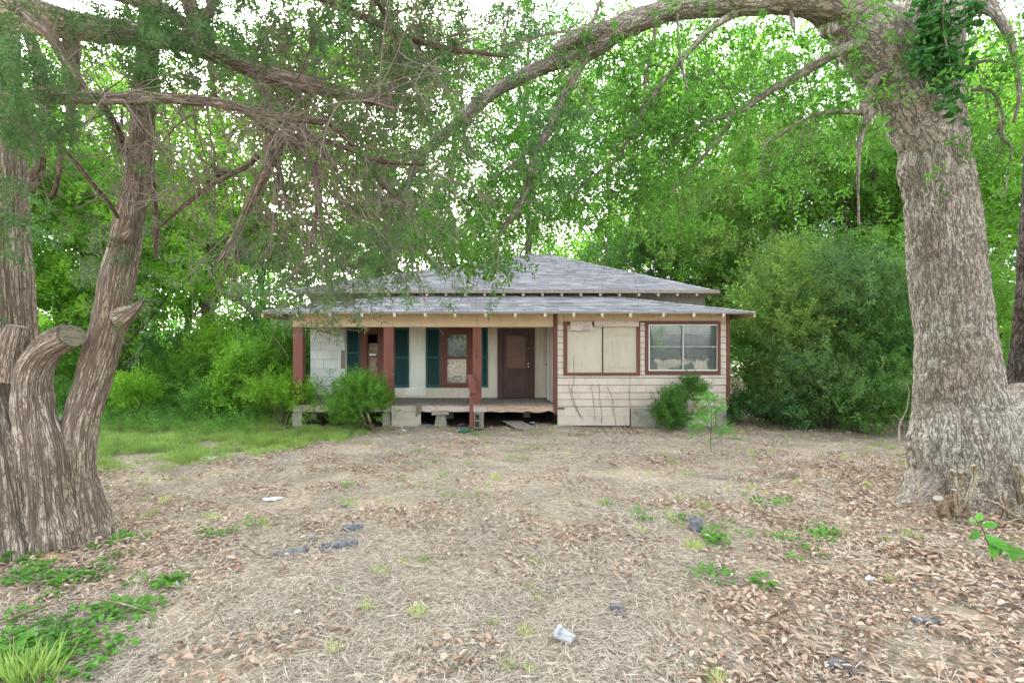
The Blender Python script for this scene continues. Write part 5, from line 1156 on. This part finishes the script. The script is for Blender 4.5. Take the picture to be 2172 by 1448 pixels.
o_ = shrub('porch_bush', 'round green bush with a pale split trunk growing in front of the porch', fx(760, 11.75), 11.75, 1.22, .62, 'sm_green', 1400, .72, 'bush', None, k=34, stems=12, stem_r=.014, z0=.22)
g = Geo(); tube(g, [g3(778, 912), P(770, 885, 11.6), P(762, 862, 11.6)], [.045, .035, .025], 8, 8); tube(g, [g3(786, 912), P(784, 890, 11.6), P(776, 868, 11.6)], [.035, .03, .02], 8, 8); g.obj('trunk', M['pale_wood'], o_, True)
n_ = shrub('wall_bush', 'dark green bushy plant arching against the siding below the glazed window', fx(1430, 12.1), 12.1, .98, .36, 'sm_mid', 420, .9, 'bush', None, k=16, stems=8, stem_r=.010, z0=.05)
pts, cc = blob_points(130, (fx(1470, 12.1), 12.1, 1.02), (.26, .2, .16), 7); scatter('foliage', 'sm_mid', pts, .85, None, .8, n_)
pts, cc = blob_points(60, (fx(1490, 12.1), 12.1, .6), (.16, .2, .4), 5); scatter('foliage', 'sm_lime', pts, .85, None, .8, n_)
# feathery sapling
fs = empty('feathery_sapling', (fx(1508, GY(958)), GY(958), 0), 'thin feathery light green sapling standing alone in front of the right window', 'sapling')
g = Geo(); b = g3(1508, 958); YS = b[1]; tube(g, [b, P(1507, 920, YS), P(1510, 880, YS), P(1506, 848, YS)], [.008, .007, .005, .003], 6, 10); fe = []
for k in range(20):
    t_ = RNG.uniform(.15, 1); s = b*(1-t_)+P(1507, 850, YS)*t_; d = np.array([RNG.normal(), RNG.normal()*.7, .55]); fe += grow_twig(g, s, d, .36*(1.15-t_*.7), .003, 1, 4, -.02)
g.obj('stem', M['oak_twig'], fs)
LM['feather'] = leaf_mat('feathery_leaf', (.06, .17, .04), (.13, .27, .07), .5)
for k in range(3):
    g = Geo(); n = 60; tt = RNG.uniform(0, 1, n); a = RNG.uniform(0, 2*PI, n); leafs(g, np.stack([tt*0, tt*0, tt*.2], 1), np.stack([np.cos(a), np.sin(a), RNG.uniform(.3, 1, n)], 1), .04, .006); src('feather', g.mesh('feathery_spray', LM['feather']))
E = np.array([e[0] for e in fe]); ED = np.array([e[1] for e in fe]); scatter('foliage', 'feather', np.vstack([E, E-ED*.08]), .72, np.vstack([ED, ED]), parent=fs)
# far woods
n = 5200; a = RNG.uniform(-1.25, 1.35, n); Yv = RNG.uniform(42, 56, n); z = RNG.uniform(0, 1, n)**1.2*(9+3*vnoise(np.stack([a*9, a*0, a*0], 1), 3)); scatter('far_woods', 'bg_mid', np.stack([a*Yv*1.05, Yv, z], 1), 3.0, None, .8)
n = 1800; a = RNG.uniform(-1.2, 1.35, n); Yv = RNG.uniform(26, 34, n); Xv = a*Yv; k = (Xv < -6) | (Xv > 9); z = RNG.uniform(0, 2.4, n); scatter('undergrowth', 'bg_green', np.stack([Xv, Yv, z], 1)[k], 1.5, None, .6)
n = 1500; Xv = RNG.uniform(-13, -5.2, n); Yv = RNG.uniform(11.2, 19, n); k = Yv > 10.8+.25*np.abs(Xv+9)*0+.8*nz(Xv, Yv, .6, 44); k &= ~((Xv > -5.6) & (Yv > 12.5)); scatter('ground_cover', 'sm_weed', np.stack([Xv, Yv, RNG.uniform(.02, .3, n)*np.clip((Yv-11)/3, .2, 1.4)], 1)[k], 1.0, None, .5)

# ---------------------------------------------------------------- small things in the yard
def asphalt(px, py, lx, ly, h, ang, label, grp='broken asphalt pieces in the dead grass'):
    X, Y = GP(px, py); g = Geo(); n = 9; u = np.linspace(0, 2*PI, n, endpoint=False); r = 1+RNG.uniform(-.22, .18, n)
    ring = np.stack([np.cos(u)*r*lx/2, np.sin(u)*r*ly/2, u*0], 1); top = ring*[.9, .9, 1]; top[:, 2] = h+RNG.uniform(-.2, .2, n)*h; mid = ring*1.02; mid[:, 2] = h*.5; bot = ring*.97; bot[:, 2] = -.05
    v = np.vstack([bot, mid, top, [[0, 0, h*1.05]]]); i = np.arange(n); j = (i+1) % n
    v = rotz(v, ang)+np.array([X, Y, gz1(X, Y)+.028]); g.add(v, np.stack([i, j, n+j, n+i], 1)); g.f.append(np.stack([n+i, n+j, 2*n+j, 2*n+i], 1)); g.f.append(np.stack([2*n+i, 2*n+j, np.full(n, 3*n)], 1))
    return tag(g.obj('asphalt_chunk', M['asphalt'], None, False, (X, Y, 0)), label, 'asphalt piece', grp)
M['asphalt'] = plain('broken_asphalt', (.10, .105, .12), .85, .5, 25, c2=(.30, .31, .34), bump=.01)
asphalt(722, 1158, .40, .12, .045, .35, 'largest grey asphalt slab in the dead grass, second of three in the row')
asphalt(618, 1174, .36, .09, .03, .40, 'long thin asphalt strip left of the largest slab')
asphalt(746, 1128, .24, .10, .05, .5, 'dark upright asphalt piece just behind the largest slab')
asphalt(664, 1147, .12, .05, .02, .4, 'small dark asphalt crumb between the strip and the slab')
asphalt(1476, 1130, .15, .19, .11, .2, 'dark pointed asphalt lump standing among weeds right of centre')
asphalt(1307, 1296, .13, .09, .04, 0, 'speckled grey asphalt lump right of the paper cup')
asphalt(1790, 1416, .20, .09, .02, -.2, 'flat grey asphalt flake near the bottom right')
asphalt(730, 1078, .10, .03, .02, -.2, 'tiny dark asphalt crumb far behind the slabs')
asphalt(1960, 1325, .22, .08, .015, -.2, 'dark thin patch of asphalt in the brown leaves at lower right')
# flat stone
X, Y = GP(110, 1183); lump('stone', (X, Y, gz1(X, Y)), .19, .10, .05, plain('tan_stone', (.42, .28, .17), .85, .3, 8), 'flat tan stone lying before the cedar base', 'stone', 5, amp=.3)
X, Y = GP(280, 1193); lump('stone', (X, Y, gz1(X, Y)), .12, .06, .025, plain('pink_stone', (.50, .32, .25), .85, .3, 8), 'small pinkish stone right of the flat tan stone', 'stone', 8, amp=.3)
X, Y = GP(1553, 895); lump('stone', (X, Y, .06), .12, .1, .12, M['concrete'], 'grey rounded stone at the right corner of the house', 'stone', 2, amp=.2)
# cup lying on its side, crushed open end, printed word
cx_, cy_ = GP(1199, 1356); cupo = empty('paper_cup', (cx_, cy_, gz1(cx_, cy_)+.05), 'crushed white printed drink cup lying on the dead grass in the foreground', 'cup')
def cup_rad(s): return .053-.016*s
CA = math.radians(-38); Lc = .125
def cup_map(u, s, lift=0):
    """u around (0 = top), s 0..1 along from rim to base"""
    r = cup_rad(s)+lift; dent = 1-.28*np.exp(-((s-.98)/.16)**2)*np.clip(np.cos(u-.25), 0, 1)
    x = (s-.5)*Lc; y = r*np.sin(u)*1.08; z = r*np.cos(u)*dent*.86
    p = np.stack([x, y, z], -1); R = euler_m(0, math.radians(8), CA); return p@R.T
g = Geo(); nu, nv = 36, 22; uu = np.linspace(0, 2*PI, nu, endpoint=False); ss = np.linspace(0, 1, nv); Sg, Ug = np.meshgrid(ss, uu, indexing='ij')
wv_ = .0022*np.sin(Ug*3+Sg*5)+.0015*np.sin(Ug*7)
v = cup_map(Ug.ravel(), Sg.ravel(), wv_.ravel()); org = np.array(cupo.location); i = np.arange(nv-1)[:, None]*nu; j = np.arange(nu)[None, :]; j2 = (j+1) % nu
g.add(np.vstack([v, cup_map(np.array([0.]), np.array([.97]))*.0+cup_map(uu, np.full(nu, .965)).mean(0)])+org, np.stack([i+j, i+j2, i+nu+j2, i+nu+j], -1).reshape(-1, 4))
g.f.append(np.stack([(nv-1)*nu+np.arange(nu), (nv-1)*nu+(np.arange(nu)+1) % nu, np.full(nu, nu*nv)], 1)); M['cup'] = plain('white_cup', (.42, .44, .47), .45, .05, 10, bump=.0005)
g.obj('cup_body', M['cup'], cupo, True)
def bend(me):
    n = len(me.vertices); co = np.empty(n*3); me.vertices.foreach_get('co', co); co = co.reshape(-1, 3)
    s = .30-co[:, 1]/Lc*.9; u = co[:, 0]/.048-.35; p = cup_map(u, s, .0035+co[:, 2]*0); me.vertices.foreach_set('co', p.ravel())
M['print'] = plain('grey_print', (.05, .045, .05), .6, .1)
text('cup_print', 'SONIC', .026, tuple(cupo.location), (0, 0, 0), M['print'], cupo, .0, bend)
g = Geo()
def cup_line(pts_):
    pts_ = np.array(pts_, float); s = .30-pts_[:, 1]/Lc*.9; u = pts_[:, 0]/.048-.35; q = cup_map(u, s, .0025)+org; tube(g, q, np.full(len(q), .0007), 4, len(q)*5, cap=False)
cup_line([(-.04, .016), (.0, .018), (.04, .016)]); cup_line([(.04, .016), (.047, 0), (.04, -.014)]); cup_line([(-.04, .016), (-.047, 0), (-.04, -.014)])
cup_line([(-.04, -.014), (-.02, -.014), (-.012, -.03), (.0, -.034), (.012, -.03), (.02, -.014), (.04, -.014)]); g.obj('cup_print', M['print'], cupo)

# sticks
def stick(pts, w, label, mat='dead_stick', name='stick', twigs=0, grp='fallen sticks in the yard'):
    g = Geo(); p = np.array(pts); tube(g, p, np.linspace(w, w*.45, len(p)), 8, max(12, 5*len(p)))
    for k in range(twigs): i = RNG.integers(1, len(p)-1); grow_twig(g, p[i], np.array([RNG.normal(), RNG.normal(), .3]), .2, w*.35, 1, 2)
    return tag(g.obj(name, M[mat], None, True, tuple(p[0])), label, 'stick', grp)
stick([g3(-60, 1352, .05), g3(60, 1318, .10), g3(150, 1298, .13), g3(240, 1300, .11), g3(310, 1314, .07), g3(350, 1326, .03)], .0085, 'long curved pale stick lying over the weeds in the left foreground', 'pale_wood', twigs=3)
stick([g3(20, 1290, .02), g3(40, 1312, .05), g3(62, 1312, .02)], .010, 'short bent stick above the long curved one at left', 'pale_wood')
stick([g3(1372, 908, .02), g3(1400, 922, .03), g3(1424, 938, .02)], .022, 'pale stick lying before the wall right of centre')
stick([g3(1322, 914, .02), g3(1330, 904, .12), g3(1336, 893, .26)], .012, 'thin stick leaning on the skirting at the plank joint')
stick([g3(1880, 1133, .02), g3(1940, 1130, .04), g3(2000, 1127, .02)], .013, 'pale straight stick on the leaves left of the cut stems', 'pale_wood')
stick([g3(1690, 1230, .02), g3(1760, 1247, .03), g3(1860, 1262, .02)], .006, 'thin stick in the leaf litter at lower right')
stick([g3(270, 1200, .02), g3(330, 1160, .04), g3(400, 1130, .02)], .012, 'grey stick on the ground right of the cedar base')
stick([g3(1650, 1236, .02), g3(1625, 1215, .05), g3(1612, 1228, .02)], .008, 'short forked twig beside the weed at lower right')
# cut suckers at the foot of the oak
def knobby(bc, base, U, Sx, R, dirs):
    n1 = vnoise(bc*[14, 14, 5], 51); n2 = vnoise(base*9, 52); return R*(.16*n1+.16*n2), np.clip(.6+.5*n1, 0, 1)
def stump(name, base, stems, label, cat, mat='pale_wood', grp=None, whips=0):
    root = empty(name, tuple(base), label, cat, grp)
    for pts, w in stems:
        p = np.array([P(a, b, c) for a, b, c in pts]); w *= .85; g = Geo(); tube(g, p, np.linspace(w*1.15, w*.85, len(p)), 24, 40, knobby); st = g.obj('stem', M[mat], root, True)
        d = p[-1]-p[-2]; d /= np.linalg.norm(d); g = Geo(); tube(g, [p[-1]-d*.002, p[-1]+d*.004], [w*.8, w*.78], 12, 2); g.obj('cut_end', M['cut_wood'], st)
    if whips:
        g = Geo()
        for k in range(whips): grow_twig(g, np.array(base)+RNG.normal(size=3)*[.12, .08, 0], np.array([RNG.normal()*.6, -.1+RNG.normal()*.4, .6]), RNG.uniform(.2, .5), .005, 1, 3, -.06)
        g.obj('thin_shoots', M['dead_stick'], root)
    return root
SG = 'sawn-off stems at the foot of the oak'
stump('cut_stump', P(2000, 1100, 5.75), [([(2008, 1108, 5.75), (1998, 1080, 5.72), (1990, 1056, 5.7)], .075), ([(2014, 1108, 5.78), (2012, 1080, 5.78), (2014, 1050, 5.8)], .05)], 'short split stump with an orange torn side left of the tall cut stems', 'stump', 'raw_wood', SG, 5)
stump('sucker_clump', P(2032, 1108, 5.7), [([(2033, 1110, 5.7), (2034, 1070, 5.68), (2028, 1030, 5.66), (2020, 996, 5.66)], .028), ([(2028, 1090, 5.68), (2022, 1062, 5.66), (2024, 1038, 5.64)], .036), ([(2034, 1040, 5.66), (2040, 1015, 5.64), (2038, 1002, 5.63)], .022)], 'three pale cut stems from one root just left of the lone curved stem', 'cut stems', 'pale_wood', SG, 4)
stump('sucker_clump', P(2052, 1090, 5.8), [([(2050, 1085, 5.8), (2056, 1050, 5.8), (2068, 1015, 5.8), (2064, 986, 5.8)], .034)], 'lone curved pale cut stem in the middle before the oak', 'cut stems', 'pale_wood', SG, 3)
stump('sucker_clump', P(2132, 1092, 5.7), [([(2132, 1095, 5.7), (2132, 1065, 5.7), (2132, 1042, 5.7)], .034), ([(2146, 1090, 5.75), (2150, 1075, 5.74), (2150, 1058, 5.73)], .030), ([(2168, 1080, 5.8), (2165, 1020, 5.8), (2154, 985, 5.8)], .045), ([(2180, 1110, 5.6), (2140, 1085, 5.6), (2115, 1068, 5.6), (2090, 1058, 5.6)], .022)], 'cluster of cut pale stems at the right edge before the oak', 'cut stems', 'pale_wood', SG, 7)
stump('cut_stump', P(2150, 1085, 5.95), [([(2148, 1085, 5.95), (2146, 1040, 5.95), (2144, 1008, 5.95)], .095)], 'upright broken stump behind the right cluster of cut stems', 'stump', 'pale_wood', SG, 3)
# thin bare shoots by the oak base
sh = empty('bare_shoots', tuple(P(1950, 1075, 5.9)), 'thin bare pale shoots springing up at the left foot of the oak', 'shoots'); g = Geo()
for pts in ([(1958, 1072, 5.85), (1948, 1020, 5.85), (1932, 985, 5.85), (1934, 955, 5.85)], [(1990, 1110, 5.8), (1955, 1070, 5.8), (1925, 1030, 5.8), (1918, 1008, 5.8)], [(1955, 1065, 5.8), (1940, 1020, 5.8), (1925, 998, 5.8)], [(2020, 1060, 5.7), (1980, 1040, 5.7), (1962, 1022, 5.7)]):
    g2 = Geo(); tube(g2, [P(*q) for q in pts], np.linspace(.009, .004, len(pts)), 6, 14); g2.obj('shoot', M['dead_stick'], sh)
for k in range(10): grow_twig(g, P(random.uniform(1950, 2140), 1085, 5.75), np.array([RNG.normal()*.8, -.2, .35]), RNG.uniform(.25, .5), .005, 1, 3, -.05)
g.obj('thin_twigs', M['dead_stick'], sh)['kind'] = 'stuff'
# young sapling at right foreground
ys = empty('young_sapling', tuple(g3(2100, 1200)), 'broad-leaved bright green sapling in front of the cut stems at right', 'sapling'); b = g3(2108, 1205); Yb = b[1]
LM['sapling'] = leaf_mat('sapling_leaf', (.05, .16, .025), (.085, .22, .04), .42, rough=.35)
g = Geo(); tube(g, [b, P(2098, 1160, Yb), P(2084, 1120, Yb), P(2072, 1105, Yb)], [.005, .005, .004, .003], 6, 12); g.obj('stem', M['oak_twig'], ys)
for (px, py, dx, dz, L) in ((2072, 1108, -1, .3, .13), (2074, 1106, .3, .7, .12), (2078, 1112, .9, .1, .13), (2080, 1125, -.7, -.6, .13), (2088, 1130, .3, -.9, .15), (2092, 1140, .9, -.5, .17), (2096, 1150, .1, -1, .16), (2098, 1148, .8, -.9, .14), (2070, 1118, -.5, -.9, .13), (2085, 1118, .7, .5, .10), (2130, 1165, .9, -.2, .15), (2128, 1168, -.3, .3, .12), (2140, 1175, .5, -.5, .12)):
    g = Geo(); leafs(g, np.array([P(px, py, Yb)]), np.array([[dx, RNG.uniform(-.5, .1), dz]]), L, L*.62, roll=np.array([[0, -1.4, 1.]]), fold=.18); g.obj('leaf', LM['sapling'], ys)
# small seedling at the thicket edge: pale bent sapling
bs = empty('bent_sapling', tuple(g3(1906, 935)), 'thin pale bent sapling at the thicket edge beside the oak', 'sapling'); g = Geo(); Yb = GY(935)
tube(g, [g3(1906, 937), P(1908, 900, Yb), P(1922, 870, Yb), P(1928, 830, Yb), P(1922, 810, Yb)], [.02, .017, .014, .01, .006], 7, 16); tube(g, [P(1910, 892, Yb), P(1898, 880, Yb), P(1888, 884, Yb)], [.009, .006, .004], 6, 8); g.obj('stem', M['dead_stick'], bs)
scatter('foliage', 'sm_privet', P(1925, 820, Yb)+RNG.normal(size=(30, 3))*.2, .8, None, .8, bs)
# tall grass clump bottom left
g = Geo()
for q, nb in ((g3(60, 1445), 60), (g3(20, 1440), 40), (g3(95, 1450), 26), (g3(48, 1455), 40)):
    a = RNG.uniform(0, 2*PI, nb); r = .05*np.sqrt(RNG.uniform(0, 1, nb)); d = np.stack([np.cos(a)*.5, np.sin(a)*.4, np.ones(nb)], 1)+RNG.normal(size=(nb, 3))*.3; d[:, 2] = abs(d[:, 2])+.2
    leafs(g, q+np.stack([r*np.cos(a), r*np.sin(a), a*0], 1), d, RNG.uniform(.14, .30, nb), .013, fold=.1)
gc2 = tag(g.obj('grass_clump', LM['grass'], None, False, tuple(g3(60, 1445))), 'clump of long bright green grass blades in the bottom left corner', 'grass clump')
# dumped plastic on the left
X, Y = GP(140, 860); lump('black_sheet', (X, Y, .45), .55, .5, .28, M['blackbag'], 'black plastic heap seen between the two cedar trunks', 'plastic sheet', 3, amp=.5)
lump('plastic_bag', (fx(245, 13.6), 13.6, .12), .22, .2, .17, M['blackbag'], 'black plastic bag on the grass right of the leaning cedar trunk', 'bag', 9, amp=.5)
lump('plastic_bag', (fx(130, 12.9), 12.9, .1), .3, .2, .12, M['whitebag'], 'pale crumpled plastic below the black heap behind the cedar', 'bag', 12, amp=.6)
# hanging vines on the front wall
g = Geo()
for (pts) in ([(1215, 760), (1218, 800), (1212, 830), (1222, 862), (1235, 890)], [(1270, 818), (1272, 850), (1276, 880), (1275, 896)], [(1288, 820), (1298, 845), (1300, 870), (1306, 898)], [(1336, 800), (1334, 830), (1336, 860)], [(1254, 820), (1258, 850), (1262, 890)], [(1204, 815), (1214, 850), (1232, 885)]):
    p = [np.array([fx(a), Y0-.032+RNG.uniform(-.004, .0), fz(b)]) for a, b in pts]; tube(g, p, np.full(len(p), .0045), 4, 20, cap=False)
    for q in p:
        for k in range(5): grow_twig(g, q+np.array([RNG.normal()*.02, 0, RNG.normal()*.08]), np.array([RNG.normal(), -.1, RNG.normal()]), .05, .003, 0, 1)
tag(g.obj('dead_vine', M['twig'], None, False, (fx(1260), Y0-.03, 0)), 'dead brown vine stems clinging to the siding below the boarded window', 'vine')
print('INSTANCES', N_INST)
